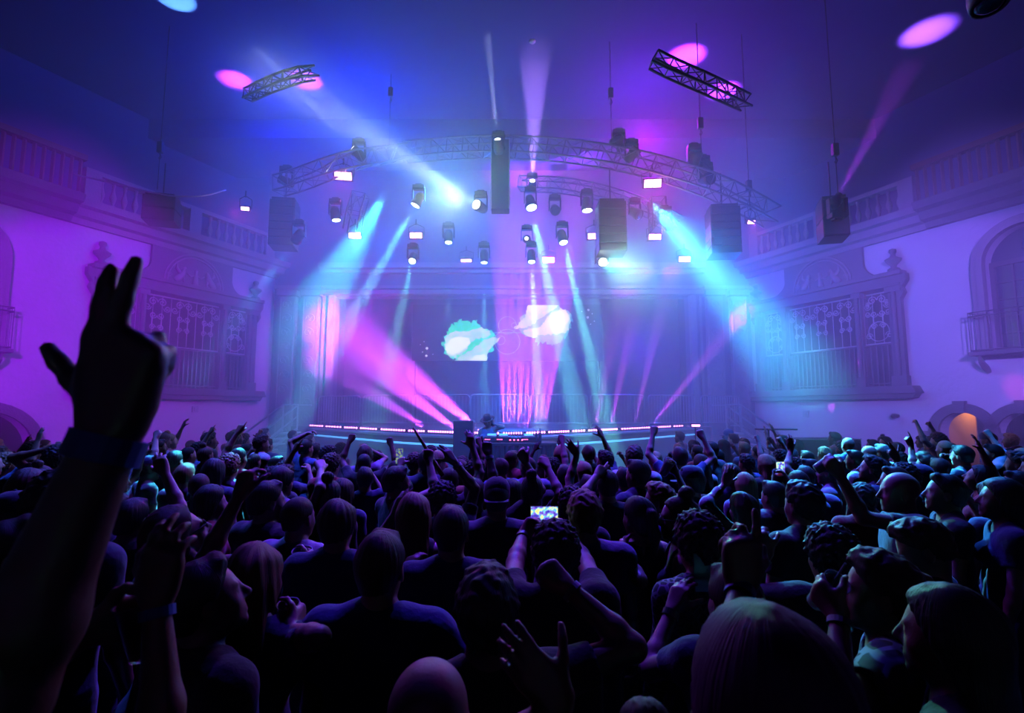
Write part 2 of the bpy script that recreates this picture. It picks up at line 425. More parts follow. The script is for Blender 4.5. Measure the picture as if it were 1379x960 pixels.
        m.tube([F(a, zs + .1, .05), F(b, zs + .1, .05)], .02, 4); m.tube([F(a, zr - .05, .05), F(b, zr - .05, .05)], .03, 4)
        for k in range(nb + 1):
            tt = a + wd * k / nb; m.tube([F(tt, zs + .02, .05), F(tt, zs + .7, .05), F(tt, zr - .05, .05)], [.02, .028, .014], 5)
        m.build('rod_railing', 'iron_dark', T)
    return T
grille_window(-1); grille_window(1)

# ---------------------------------------------------------------- arch surrounds, upper windows, balconets
for side, nm in ((-1, 'left'), (1, 'right')):
    ta, tb, zs, zl, doors, upper = WIN[side]; fn = wall_fn(side)
    for i, (a, b, z) in enumerate(doors):
        outer = arch(a - .24, b + .24, 0, z + .24); inner = arch(a, b, 0, z)
        m = MB().prism(outer + inner[::-1], fn, -.02, .1)
        m.prism([(a - .34, z - (b - a) / 2 - .1), (a - .34, z - (b - a) / 2 + .02), (a - .0, z - (b - a) / 2 + .02), (a - .0, z - (b - a) / 2 - .1)], fn, 0, .16)
        m.prism([(b, z - (b - a) / 2 - .1), (b, z - (b - a) / 2 + .02), (b + .34, z - (b - a) / 2 + .02), (b + .34, z - (b - a) / 2 - .1)], fn, 0, .16)
        m.prism([((a + b) / 2 - .1, z - .02), ((a + b) / 2 - .14, z + .3), ((a + b) / 2 + .14, z + .3), ((a + b) / 2 + .1, z - .02)], fn, 0, .16)
        struct('trim_arch_%s_%d' % (nm, i + 1), m, 'dark_stone')
    for (a, b) in upper:
        m = MB().prism(arch(a - .26, b + .26, 3.75, 7.08) + arch(a, b, 3.75, 6.85)[::-1], fn, -.02, .14)
        m.prism(arch(a - .14, b + .14, 3.75, 6.97) + arch(a, b, 3.75, 6.85)[::-1], fn, .14, .19)
        struct('trim_window_' + nm, m, 'stone')
        W = bpy.data.objects.new('window_1' if side < 0 else 'window_2', None); COL.objects.link(W); W.location = fn((a + b) / 2, 3.75, -.2); W['kind'] = 'structure'
        o = W.location.copy(); F = lambda t, z, d: fn(t, z, d) - o
        MB().prism(arch(a, b, 3.7, 6.85), F, -.3, -.33).build('pane', 'glass_dark', W)
        m = MB(); c = (a + b) / 2; zh = 5.95
        m.prism([(a, zh), (a, zh + .12), (b, zh + .12), (b, zh)], F, -.3, -.2)
        for tt, wd in ((a + .05, .1), (b - .05, .1), (c, .12)): m.prism([(tt - wd / 2, 3.7), (tt - wd / 2, zh), (tt + wd / 2, zh), (tt + wd / 2, 3.7)], F, -.3, -.2)
        for q in (a + (c - a) * .52, b - (c - a) * .52): m.prism([(q - .015, 3.7), (q - .015, zh), (q + .015, zh), (q + .015, 3.7)], F, -.3, -.23)
        for k in range(1, 5): zz = 3.75 + k * .44; m.prism([(a, zz - .015), (a, zz + .015), (b, zz + .015), (b, zz - .015)], F, -.3, -.24)
        m.build('window_frame', 'dark_stone', W)
        MB().lathe([(0, .0), (.16, .02), (.2, .06), (.12, .1), (0, .12)], Matrix.Translation(F(c, 6.35, -.3)) @ Vector((-side * math.cos(A25), -math.sin(A25), 0)).to_track_quat('Z', 'Y').to_matrix().to_4x4(), 14).build('rosette', 'stone', W, smooth=True)
        # iron balconet
        B = thing('balconet', 'curved iron balconet under the arched upper window of the %s wall' % ('single-arch' if side < 0 else 'twin-arch'), 'balcony', fn(c, 3.7, 0))
        o = B.location.copy(); G = lambda t, z, d: fn(t, z, d) - o
        MB().prism([(a - .3, 3.6), (a - .3, 3.7), (b + .3, 3.7), (b + .3, 3.6)], G, 0, .55).build('platform', 'dark_stone', B, bevel=.02)
        m = MB(); path = [(a - .26, .0), (a - .26, .48), (b + .26, .48), (b + .26, .0)]
        for zz in (3.74, 4.62, 4.72): m.tube([G(q[0], zz, q[1]) for q in path], .018, 4)
        for (p0, p1) in zip(path[:-1], path[1:]):
            L_ = math.hypot(p1[0] - p0[0], p1[1] - p0[1]); n = max(3, round(L_ / .11))
            for k in range(n + 1):
                tt = p0[0] + (p1[0] - p0[0]) * k / n; dd = p0[1] + (p1[1] - p0[1]) * k / n
                m.tube([G(tt, 3.7, dd), G(tt, 4.72, dd)], .009, 4)
        m.build('railing', 'iron_dark', B)
        for tt in (a - .1, b + .1): MB().tube([G(tt, 3.6, .45), G(tt, 3.45, .4), G(tt, 3.3, .2), G(tt, 3.2, .04)], [.03, .06, .08, .05], 6).build('corbel', 'dark_stone', B)

# ---------------------------------------------------------------- gallery balustrades
def balustrade(side, t0, t1, d, z0, h, step, lab, matn='stone', end=None):
    fn = wall_fn(side, d); o = fn((t0 + t1) / 2, z0, 0); F = lambda t, z, dd: fn(t, z, dd) - o
    T = thing('balustrade', lab, 'balustrade', o)
    MB().prism([(t0, z0 + h - .14), (t0, z0 + h), (t1, z0 + h), (t1, z0 + h - .14)], F, -.16, .16).build('top_rail', matn, T, bevel=.02)
    MB().prism([(t0, z0), (t0, z0 + .12), (t1, z0 + .12), (t1, z0)], F, -.15, .15).build('bottom_rail', matn, T, bevel=.02)
    n = int((t1 - t0) / step); bays = max(1, n // 9)
    me = None
    for b_ in range(bays + 1):
        c = t0 + (t1 - t0) * b_ / bays; c = min(max(c, t0 + .2), t1 - .2)
        MB().prism([(c - .2, z0 + .02), (c - .2, z0 + h - .05), (c + .2, z0 + h - .05), (c + .2, z0 + .02)], F, -.18, .18).build('pier', matn, T, bevel=.02)
    for k in range(n):
        c = t0 + step * (k + .5)
        if any(abs(c - (t0 + (t1 - t0) * b_ / bays)) < .32 for b_ in range(bays + 1)): continue
        if me is None:
            q = MB().lathe(baluster_prof(h - .24, .085), None, 10).build('baluster', matn, T, smooth=True); me = q
        else:
            q = me.copy(); COL.objects.link(q)
        q.location = F(c, z0 + .11, 0)
for side in (-1, 1):
    wn = 'single-arch' if side < 0 else 'twin-arch'
    tj = wt(-1, 92, 290)[0] if side < 0 else wt(1, 1252, 310)[0]
    balustrade(side, .3, tj - .2, .1, 7.98, 1.0, .3, 'pale stone gallery balustrade above the grille window of the %s wall' % wn)
    # brown timber slatted front of the projecting box gallery, towards the viewer
    fn = wall_fn(side, .62); o = fn(tj + 3, 7.98, 0); F = lambda t, z, dd: fn(t, z, dd) - o
    T = thing('gallery_front', 'dark reddish slatted gallery front above the %s wall, before the pale balustrade begins' % wn, 'gallery', o)
    MB().prism([(tj, 7.98), (tj, 8.02), (tj + 9, 8.02), (tj + 9, 7.98)], F, -.9, .15).build('ledge', 'dark_stone', T)
    MB().prism([(tj, 8.95), (tj, 9.1), (tj + 9, 9.1), (tj + 9, 8.95)], F, -.12, .12).build('top_rail', 'brown_wood', T)
    q = None
    for k in range(45):
        if q is None:
            q = MB().box((0, 0, .47), (.1, .06, .95), Matrix.Rotation(side * (PI / 2 - A25), 3, 'Z')).build('slat', 'brown_wood', T); p = q
        else:
            p = q.copy(); COL.objects.link(p)
        p.location = F(tj + .1 + k * .2, 8.0, 0)
# small fittings on the walls
def wall_box(side, px, py, sz, name, lab, cat, m='pale_plastic', round_=False):
    t, z = wt(side, px, py); o = wall_fn(side)(t, z, 0)
    n = Vector((-side * math.cos(A25), -math.sin(A25), 0)); R = n.to_track_quat('Z', 'Y').to_matrix()
    if round_:
        q = MB().lathe([(sz * .4, 0), (sz * .4, .03), (sz * .25, .05), (sz * .25, .1), (sz * .5, .14), (sz * .45, .24), (sz * .15, .3)], R.to_4x4(), 14)
    else:
        q = MB().box(R @ Vector((0, 0, .03)), (sz, sz, .06), R).box(R @ Vector((0, 0, .07)), (sz * .6, sz * .6, .03), R)
    b = q.build(name, m, bevel=0 if round_ else .006); b.location = o; settag(b, lab, cat)
wall_box(-1, 262, 551, .2, 'junction_box', 'small square grey box on the wall under the grille window of the single-arch side', 'box')
wall_box(1, 1086, 557, .2, 'junction_box', 'small square grey box on the wall under the grille window of the twin-arch side', 'box')
wall_box(1, 1209, 560, .15, 'wall_lamp', 'small dark round lamp on the wall between the grille window and the twin arches', 'lamp', 'black_metal', True)
# open door leaf and warm corridor light behind the twin arches
ta, tb, zs, zl, doors, upper = WIN[1]; fn = wall_fn(1)
a, b, z = doors[0]; mid = (a + b) / 2
D = bpy.data.objects.new('door_1', None); COL.objects.link(D); D.location = fn(mid + .1, 0, -.5); D['kind'] = 'structure'
o = D.location.copy(); F = lambda t, z, d: fn(t, z, d) - o
MB().prism([(mid + .08, 0.02), (mid + .08, 2.9), (b + .2, 2.9), (b + .2, .02)], F, -.52, -.57).build('door_leaf', 'black_metal', D)
MB().tube([F(mid + .14, 1.05, -.53), F(mid + .14, 1.05, -.47), F(mid + .26, 1.05, -.47)], .012, 6).build('door_handle', 'aluminium', D)
MB().prism([(doors[1][0] - .1, 0.02), (doors[1][0] - .1, 2.9), (doors[1][0] + .1, 2.9), (doors[1][0] + .1, .02)], F, -.6, -2.5).build('door_stop_wall', 'dark_void', D)
# small fire-detector on the ceiling
d_ = settag(MB().lathe([(.09, 0), (.09, -.03), (.05, -.07), (0, -.08)], None, 16).build('smoke_detector', 'pale_plastic', smooth=True), 'tiny white round detector on the ceiling above the centre truss', 'detector')
d_.location = PZ(717, 55, H)
MATS['pale_plastic'].node_tree.nodes['Principled BSDF']
# back half of the hall, behind the viewer
struct('wall_back', MB().box((0, -6, H / 2), (52, .3, H)), 'plaster')
# ================================================================ lights, trusses, stage
LIGHTS = []
def spot(loc, target, energy, col, deg, blend=.3, rad=.06, name='lamp', parent=None):
    l = bpy.data.lights.new(name, 'SPOT'); l.energy = energy; l.color = col
    l.energy = energy * GAIN.get(name, 1)
    l.spot_size = math.radians(deg); l.spot_blend = blend; l.shadow_soft_size = rad
    o = bpy.data.objects.new(name, l); COL.objects.link(o)
    o.location = loc; o.rotation_mode = 'QUATERNION'
    o.rotation_quaternion = (Vector(target) - Vector(loc)).to_track_quat('-Z', 'Y')
    LIGHTS.append(o); return o
def point(loc, energy, col, rad=.3, name='glow'):
    l = bpy.data.lights.new(name, 'POINT'); l.energy = energy; l.color = col; l.shadow_soft_size = rad
    o = bpy.data.objects.new(name, l); COL.objects.link(o); o.location = loc; return o
def area(loc, target, energy, col, sx, sy, spread=180, name='wash'):
    l = bpy.data.lights.new(name, 'AREA'); l.energy = energy; l.color = col; l.shape = 'RECTANGLE'; l.size = sx; l.size_y = sy
    l.spread = math.radians(spread)
    o = bpy.data.objects.new(name, l); COL.objects.link(o); o.location = loc; o.rotation_mode = 'QUATERNION'
    o.rotation_quaternion = (Vector(target) - Vector(loc)).to_track_quat('-Z', 'Y'); return o

CY = (.18, .75, 1.0); GW = (.62, 1.0, .80); MG = (.66, .06, 1.0); BL = (.02, .16, 1.0); VI = (.42, .05, 1.0)
# ---- moving heads: base, yoke, head, lens; the head is turned along its beam
def moving_head(loc, target, label, lens='lens_cyan', r=.11, stand=False, group=None, power=0, col=CY, deg=6, blend=.25):
    loc = Vector(loc); d = (Vector(target) - loc).normalized(); R = aim(d)
    front = loc; c = loc - d * .22
    T = thing('moving_head_light', label, 'stage light', c, group=group)
    up = -1 if stand else 1
    MB().box((0, 0, up * .36), (.34, .22, .12)).box((0, 0, up * .44), (.2, .14, .06)).build('base', 'black_metal', T, bevel=.02)
    m = MB()
    for sx in (-1, 1): m.box((sx * .17, 0, up * .14), (.035, .14, .36))
    m.box((0, 0, up * .3), (.37, .14, .04)); m.build('yoke', 'black_metal', T, bevel=.01)
    M4 = R.to_4x4()
    MB().lathe([(.03, .2), (.10, .19), (.13, .10), (.135, -.02), (r + .035, -.12), (r + .03, -.21), (r + .005, -.215), (r + .004, -.16), (.02, -.15)], M4, 18).build('head', 'black_metal', T, smooth=True)
    MB().lathe([(.0, -.218), (r * .6, -.226), (r, -.212), (r, -.19), (0, -.18)], M4, 18, cap=False).build('lens', lens, T, smooth=True)
    if power:
        spot(front + d * .03, target, power, col, deg, blend, r * .5, 'beam_lamp')
    return T
def wash_panel(loc, face, label, sx=.32, sy=.16, power=14, group=None, col=(1, .04, .8)):
    loc = Vector(loc); d = (Vector(face) - loc).normalized(); R = aim(d)
    T = thing('wash_light', label, 'stage light', loc, group=group)
    MB().box(R @ Vector((0, 0, .07)), (sx + .06, sy + .06, .12), R).build('housing', 'black_metal', T, bevel=.015)
    m = MB()
    for sg in (-1, 1): m.tube([R @ Vector((sg * (sx / 2 + .05), 0, .07)), R @ Vector((sg * (sx / 2 + .05), 0, .07)) + Vector((0, 0, .25)), (0, 0, .36)], .012, 5)
    m.tube([(0, 0, .32), (0, 0, .5)], .02, 6); m.build('bracket', 'black_metal', T)
    nx = 2
    m = MB()
    for k in range(nx): m.box(R @ Vector(((k - .5) * sx / 2, 0, 0)), (sx / 2 * .9, sy * .92, .02), R)
    m.build('lamp_face', 'panel_pink', T)
    spot(loc + d * .04, loc + d * 3 + Vector((0, 0, -2.2)), power, col, 120, .9, .1, 'wash_lamp')
    return T
def ceilpt(px, py): return PZ(px, py, H)
BEAM = 1.0
# big beams upwards
moving_head(P(641, 275, 13.4), P(380, 108, 8.5), 'moving light glaring green-white, throwing the widest beam up over the crowd', 'lens_white', .12, power=1200, col=(.26, .58, 1.0), deg=19, blend=.6)
spot(P(640, 275, 13.38), P(380, 108, 8.5), 3400, (.8, 1.0, .75), 9, 1.0, .1, 'beam_lamp')
point(P(612, 270, 12.9), 120, (.85, 1.0, .75), .06); point(P(588, 264, 12.6), 50, (.8, 1.0, .8), .06)  # bare point lamps added in the haze to swell the glare
point(P(600, 266, 12.9), 70, (.0, 1.0, .40), .12)  # another added point lamp, a green halo round that glare
moving_head(P(475, 199, 13.6), ceilpt(262, -22), 'moving light on the truss firing a slim pale beam up past the side truss', 'lens_white', .09, power=3000, col=(.35, .5, 1.0), deg=5)
moving_head(P(670, 187, 13.6), ceilpt(645, -70), 'moving light on top of the centre tower firing a slim white beam straight up', 'lens_white', .08, power=2300, col=(.6, .75, 1.0), deg=4.6)
moving_head(P(717, 243, 16.0), ceilpt(724, -70), 'moving light above the tower firing a wide lilac beam to the ceiling', 'lens_white', .08, power=4200, col=(.4, .2, 1.0), deg=14, blend=.3)
moving_head(P(1130, 262, 11.5), ceilpt(1247, 44), 'moving light on the dark cabinet by the twin-arch gallery, violet beam upwards', 'lens_white', .045, True, power=900, col=(.45, .03, 1.0), deg=9, blend=.6)
# cyan beams downwards
def down(px, py, Y, tx, ty, TY, pw, deg, lab, col=CY, lens='lens_cyan', r=.12, blend=.35):
    if TY is None:
        sd = -1 if tx < 690 else 1; q = wt(sd, tx, ty); tgt = wall_fn(sd)(q[0], q[1], 0)
        return moving_head(P(px, py, Y), tgt, lab, lens, r, power=pw, col=col, deg=deg, blend=blend)
    return moving_head(P(px, py, Y), P(tx, ty, TY), lab, lens, r, power=pw, col=col, deg=deg, blend=blend)
down(397, 325, 14.0, 262, 505, None, 1200, 12, 'moving light sending a blue beam down onto the grille window of the single-arch wall', (.06, .45, 1.0), blend=1)
down(902, 306, 13.8, 1095, 505, None, 2600, 15, 'moving light sending a broad blue beam down onto the grille window of the twin-arch wall', (.12, .72, 1.0), blend=1)
down(559, 277, 14.5, 420, 520, 14.0, 6000, 8, 'moving light left of the green glare sending a cyan beam down onto the barricades', (.12, .75, 1.0))
down(716, 280, 14.5, 760, 480, 13.2, 11000, 6, 'largest round moving light, under the second truss above the stage centre', (.15, .95, .9), r=.15)
down(791, 284, 14.8, 806, 470, 14.4, 3000, 6, 'moving light beside the narrow side of the big hanging loudspeaker', (.15, .8, 1.0), r=.14)
down(759, 327, 14.6, 800, 500, 13.4, 9000, 6, 'moving light hanging lower between the stage centre and the big loudspeaker', (.15, .95, .75), r=.115)
down(716, 353, 15.5, 722, 470, 14.8, 9000, 5, 'moving light just above the upper screen image, white-green beam straight down', (.5, 1.0, .75), r=.10)
down(652, 354, 15.5, 652, 500, 15.0, 3500, 5, 'small moving light above the lower screen image, thin cyan beam', (.12, .8, 1.0), r=.09)
down(604, 327, 15.5, 604, 500, 14.6, 1200, 5, 'small flat-looking moving light between the two pink panels, faint beam', (.12, .7, 1.0), r=.10)
down(555, 352, 15.5, 537, 430, 13.5, 2500, 6, 'small round moving light below the pink panels, cyan beam ending in smoke', (.12, .95, .8), r=.10)
down(453, 297, 14.5, 470, 420, 14.4, 120, 6, 'tilted moving light seen edge-on beside the pink panel nearest the side truss', (.15, .7, 1.0), r=.11)
down(812, 353, 13.8, 885, 372, 8.4, 700, 20, 'moving light glaring green-white below the big hanging loudspeaker', (.1, 1.0, .55), 'lens_white', r=.11, blend=.8)
spot(P(812, 353, 13.75), P(872, 366, 8.4), 700, (.3, .9, 1.0), 12, 1, .1, 'beam_lamp')
point(P(836, 358, 13.0), 130, (.75, .95, .9), .1); point(P(864, 368, 12.6), 60, (.0, .85, .7), .2)  # added point lamps without fixtures that spread this head's glare
down(709, 321, 15.5, 700, 300, 12, 0, 5, 'tiny white moving light hanging under the largest round one', lens='lens_white', r=.05)
# ceiling spots of magenta light behind the ceiling trusses, from bare lamps added just below
for (px, py, dg, pw) in ((318, 108, 7, 900), (412, 108, 7, 900), (925, 76, 7.5, 1600), (975, 122, 7, 1300)):
    tg = ceilpt(px, py); src = tg + Vector((.1, -.1, -1.1))
    spot(src, tg, pw * .4, (1.0, .08, .9) if px < 700 else (.9, .06, 1.0), dg * 8, .8, .05, 'beam_lamp')
# two more ceiling patches, each from an added lamp without a fixture
spot(PZ(1247, 44, H) + Vector((-.1, .1, -1.12)), PZ(1247, 44, H), 260, (.62, .16, 1.0), 62, .5, .1, 'beam_lamp')
spot(PZ(236, 4, H) + Vector((.1, .1, -1.1)), PZ(236, -2, H), 110, (.3, .9, 1.0), 46, .15, .05, 'beam_lamp')
# pink wash panels
pk = 'pink wash panels on the stage rig'
for px, py, Y, fx, fy, lab in (
        (462, 237, 13.5, .15, -.55, 'bright pink wash panel hanging above the tilted moving light'),
        (330, 281, 13.5, .3, -.5, 'small pink wash light over the gallery of the single-arch wall'),
        (478, 317, 15, .0, -.25, 'bright pink wash panel right of the blue beam aimed at the single-arch wall'),
        (560, 317, 15, .0, -.25, 'bright pink wash panel between the glaring beam and the small round light'),
        (628, 351, 17, .0, -.9, 'thin pink wash panel level with the lowest row of moving lights'),
        (739, 350, 16.5, .0, -.6, 'pink wash panel beside the white-green beam above the upper screen image'),
        (800, 318, 15, .0, -.25, 'small pink wash panel against the edge of the big hanging loudspeaker'),
        (882, 319, 15, .0, -.25, 'pink wash panel between the two hanging loudspeakers'),
        (879, 247, 13.2, -.1, -.7, 'brightest pink wash panel hanging from the curved truss'),
        (1012, 299, 13.6, .1, -.8, 'pink wash light beside the loudspeaker nearest the twin-arch wall'),
        (922, 349, 16, .0, -.4, 'pink wash panel low between the green glare and the twin-arch side')):
    p = P(px, py, Y)
    big = 1.25 if (px, py) in ((462, 237), (879, 247)) else (.55 if px in (330, 1012) else 1)
    wash_panel(p, p + Vector((fx, -1, fy)), lab, .36 * big, .17 * big if px != 628 else .1, power={462: 90, 879: 160, 1012: 80, 330: 60}.get(px, 40))

# ---- trusses
def truss(pts, s, name, label, seg=.5, rad=.026, m='truss_metal'):
    pts = [Vector(p) for p in pts]
    # resample
    L = [0]
    for a, b in zip(pts[:-1], pts[1:]): L.append(L[-1] + (b - a).length)
    n = max(2, round(L[-1] / seg)); P2 = []
    for k in range(n + 1):
        q = L[-1] * k / n; i = 0
        while i < len(L) - 2 and L[i + 1] < q: i += 1
        f = (q - L[i]) / (L[i + 1] - L[i]); P2.append(pts[i].lerp(pts[i + 1], f))
    o = P2[len(P2) // 2].copy(); T = thing(name, label, 'truss', o)
    ch = [[] for _ in range(4)]
    for i, p in enumerate(P2):
        t = (P2[min(i + 1, n)] - P2[max(i - 1, 0)]).normalized()
        side_ = t.cross(Vector((0, 0, 1)))
        if side_.length < .1: side_ = Vector((1, 0, 0))
        side_.normalize(); up = side_.cross(t)
        for j, (a, b) in enumerate(((-1, -1), (1, -1), (1, 1), (-1, 1))):
            ch[j].append(p + side_ * a * s / 2 + up * b * s / 2 - o)
    for j in range(4): MB().tube(ch[j], rad, 6).build('chord', m, T, smooth=True)
    q = MB()
    for i in range(n):
        for j in range(4):
            a, b = (j, (j + 1) % 4) if i % 2 else ((j + 1) % 4, j)
            q.tube([ch[a][i], ch[b][i + 1]], rad * .5, 4); q.tube([ch[j][i], ch[(j + 1) % 4][i]], rad * .5, 4)
    q.build('lacing', m, T)
    return T
def arc(pl, n=24):                                    # smooth curve through control pixels (Catmull-Rom)
    pts = [P(*p) for p in pl]; pts = [pts[0] * 2 - pts[1]] + pts + [pts[-1] * 2 - pts[-2]]
    out = []
    for i in range(1, len(pts) - 2):
        for k in range(n // 3):
            t = k / (n // 3); a, b, c, d = pts[i - 1:i + 3]
            out.append(.5 * ((2 * b) + (-a + c) * t + (2 * a - 5 * b + 4 * c - d) * t * t + (-a + 3 * b - 3 * c + d) * t ** 3))
    return out + [pts[-2]]
truss(arc([(545, 205, 15.2), (612, 200, 14.7), (680, 198, 14.3), (760, 203, 13.9), (850, 217, 13.3), (930, 240, 12.9), (985, 262, 12.9), (1040, 292, 13.3)]), .46, 'curved_truss', 'long curved lighting truss arching over the stage towards the twin-arch wall')
truss(arc([(700, 247, 16.6), (760, 250, 16.2), (820, 262, 15.8), (870, 280, 15.6), (915, 302, 15.6)]), .38, 'curved_truss', 'shorter curved truss below and behind the long one above stage centre')
truss(arc([(375, 250, 13.6), (400, 243, 13.4), (440, 228, 13.2), (480, 215, 13.6), (545, 205, 15.0)]), .42, 'curved_truss', 'curved truss behind the single-arch side lights, glinting white and pink')
truss(arc([(486, 262, 14.6), (478, 290, 14.6), (474, 312, 14.6)]), .4, 'truss_drop', 'short hanging truss section above the pink panel on the single-arch side')
truss(arc([(884, 268, 14.2), (886, 292, 14.2), (886, 312, 14.2)]), .4, 'truss_drop', 'short hanging truss section above the pink panel between the loudspeakers')
truss(arc([(334, 128, 10.9), (355, 118, 10.4), (380, 108, 10.0), (402, 101, 9.9), (424, 98, 10.1)]), .2, 'ceiling_truss', 'short curved truss under the ceiling with pink light behind it, single-arch side', seg=.34, m='black_metal')
truss(arc([(880, 80, 9.2), (910, 95, 9.2), (940, 108, 9.3), (975, 124, 9.7), (1004, 138, 10.3)]), .24, 'ceiling_truss', 'short curved truss under the ceiling with violet light behind it, twin-arch side', seg=.34, m='black_metal')
# centre tower: dark ladder mast hanging from the truss
a = P(674, 192, 14.2); b = P(674, 285, 14.2); o = (a + b) / 2
T = thing('hanging_tower', 'dark boxed tower hanging from the long truss at the centre', 'tower', o)
w_ = P(686, 240, 14.2).x - P(662, 240, 14.2).x; h_ = a.z - b.z
MB().box((0, 0, 0), (w_, .4, h_)).build('shroud', 'black_cloth', T, bevel=.02)
m = MB()
for sx in (-1, 1): m.tube([(sx * w_ / 2, -.22, -h_ / 2), (sx * w_ / 2, -.22, h_ / 2)], .02, 6)
m.build('edge_tube', 'aluminium', T)
# hoists, wires
def wire(px, py0, py1, Y, lab):
    a = P(px, py0, Y); b = P(px, py1, Y); a = Vector((b.x, b.y, min(H, a.z)))
    T = thing('chain_hoist', lab, 'hoist', b)
    MB().tube([(0, 0, 0), (0, 0, H - b.z)], .012, 5).build('chain', 'black_metal', T)
    z = a.z - b.z
    MB().box((0, 0, z * .75), (.14, .12, .3)).build('motor', 'black_metal', T, bevel=.02)
    MB().tube([(0, 0, z * .75 - .16), (.04, 0, z * .75 - .26), (0, 0, z * .75 - .34), (-.03, 0, z * .75 - .28)], .014, 5).build('hook', 'black_metal', T)
wire(524, 95, 200, 15.0, 'thin chain hoist above the single-arch end of the long truss')
wire(824, 100, 205, 13.6, 'thin chain hoist above the bulky fixture on the long truss')
wire(212, 180, 255, 13.0, 'thin chain hoist holding the dark cabinet by the single-arch gallery')
wire(1129, 180, 268, 11.5, 'thin chain hoist holding the dark cabinet by the twin-arch gallery')
wire(945, 150, 215, 12.9, 'thin chain hoist under the violet-lit ceiling truss')
wire(1010, 240, 282, 13.3, 'thin chain hoist at the twin-arch end of the long truss')
# big hanging line-array loudspeakers and cabinets
def speaker_array(px0, px1, py0, py1, Y, lab, yaw=0, n=6):
    a = P(px0, py0, Y); b = P(px1, py1, Y); w_ = b.x - a.x; h_ = a.z - b.z
    T = thing('line_array_speaker', lab, 'loudspeaker', ((a.x + b.x) / 2, Y + .3, b.z), (0, 0, yaw))
    for k in range(n):
        z = h_ * (k + .5) / n; R = Matrix.Rotation(-.05 * (n - 1 - k) / n, 3, 'X')
        MB().box((0, 0, z), (w_, .6, h_ / n * .96), R).box((0, -.3, z), (w_ * .94, .03, h_ / n * .82), R).build('cabinet', 'black_metal', T, bevel=.012)
    m = MB().box((0, 0, h_ + .05), (w_ * .9, .5, .06)); m.tube([(0, 0, h_), (0, 0, h_ + 1.0)], .02, 5); m.build('rigging_frame', 'black_metal', T)
speaker_array(806, 845, 270, 338, 13.4, 'tall dark hanging loudspeaker stack over the stage, the wider of two')
speaker_array(959, 1001, 277, 341, 12.8, 'dark hanging loudspeaker stack nearer the twin-arch wall', -.12)
speaker_array(362, 392, 268, 330, 14.2, 'hanging loudspeaker stack with pink-lit edges on the single-arch side', .15)
speaker_array(190, 226, 262, 296, 13.0, 'squat dark cabinet hanging before the single-arch gallery balustrade', .3, 2)
speaker_array(1114, 1149, 266, 318, 11.5, 'squat dark cabinet hanging before the twin-arch gallery balustrade', -.3, 2)
# unlit fixtures on the truss
def dead_fixture(px, py, Y, lab, r=.13, dirv=(.3, -.6, .5)):
    p = P(px, py, Y); T = moving_head(p, p + Vector(dirv), lab, 'lens_off', r)
    if py < 20: MB().tube([(0, 0, .46), (0, 0, H - T.location.z - .02)], .025, 8).build('drop_pipe', 'black_metal', T)
dead_fixture(829, 186, 13.5, 'bulky unlit fixture with round lens on top of the long truss', .17, (-.5, -.6, .5))
dead_fixture(858, 200, 13.3, 'unlit moving light clamped on the truss beside the bulky fixture', .12, (.4, -.5, .4))
dead_fixture(938, 204, 12.9, 'unlit box fixture standing highest on the curved truss', .14, (.1, -.5, .8))
dead_fixture(955, 224, 12.9, 'unlit moving light next to the box fixture on the curved truss', .13, (.3, -.6, .2))
dead_fixture(958, 240, 12.8, 'unlit moving light low on the bend of the curved truss', .13, (.3, -.8, -.3))
dead_fixture(748, 284, 15.0, 'unlit moving light hanging between the two cyan ones', .12, (0, -.7, -.5))
dead_fixture(862, 290, 14.6, 'unlit tilted moving light between the two big loudspeakers', .13, (.5, -.5, -.5))
dead_fixture(375, 240, 13.5, 'unlit small fixture at the end of the glinting side truss', .08, (-.5, -.5, .1))
dead_fixture(1333, 8, 2.6 * 1.6, 'dark moving light hanging at the top corner above the twin-arch wall', .11, (-.1, -.2, -1))
dead_fixture(690, 0, 5.2, 'barely visible dark fixture at the top edge of the view near the centre', .1, (0, 0, -1)) if False else None
# the thin curved handrail cable by the single-arch gallery
pl = arc([(100, 235, 12.4), (165, 250, 12.4), (225, 263, 12.4), (270, 264, 12.6), (304, 256, 13.2)])
settag(MB().tube(pl, .022, 5).build('curved_pipe', 'aluminium', smooth=True), 'thin curved pipe catching pink light before the single-arch gallery', 'pipe')

# ================================================================ the stage
ZS = 1.65
edge_px = [(415, 573.0), (460, 575.6), (540, 580), (610, 582.6), (660, 583.9), (700, 584), (760, 581.6), (830, 578.4), (905, 574.4), (942, 572.6)]
EDGE = [PZ(px, py, ZS) for px, py in edge_px]
def edge_at(px):
    for (a, pa), (b, pb) in zip(zip([e[0] for e in edge_px], EDGE), list(zip([e[0] for e in edge_px], EDGE))[1:]):
        if a <= px <= b: return pa.lerp(pb, (px - a) / (b - a))
    return EDGE[0] if px < 415 else EDGE[-1]
EDs = []
for k in range(61):
    px = 415 + (942 - 415) * k / 60; EDs.append(edge_at(px))
for _ in range(3): EDs = [EDs[0]] + [(EDs[i - 1] + EDs[i] * 2 + EDs[i + 1]) / 4 for i in range(1, 60)] + [EDs[-1]]
S = thing('stage', 'curved black stage platform with a pink light strip along its front edge', 'stage', (0, 15, 0))
so = Vector((0, 15, 0)); V2 = lambda u, v, d: Vector((u, v, d)) - so
poly = [(p.x, p.y) for p in EDs] + [(8.8, 19.95), (8.8, 25.8), (-8.8, 25.8), (-8.8, 19.95)]
MB().prism(poly, V2, ZS - .22, ZS - .02).build('deck', 'stage_black', S)
poly2 = [(p.x * .985, p.y + .12) for p in EDs] + [(8.5, 19.9), (-8.5, 19.9)]
MB().prism(poly2, V2, 0.01, ZS - .22).build('fascia', 'stage_skirt', S)
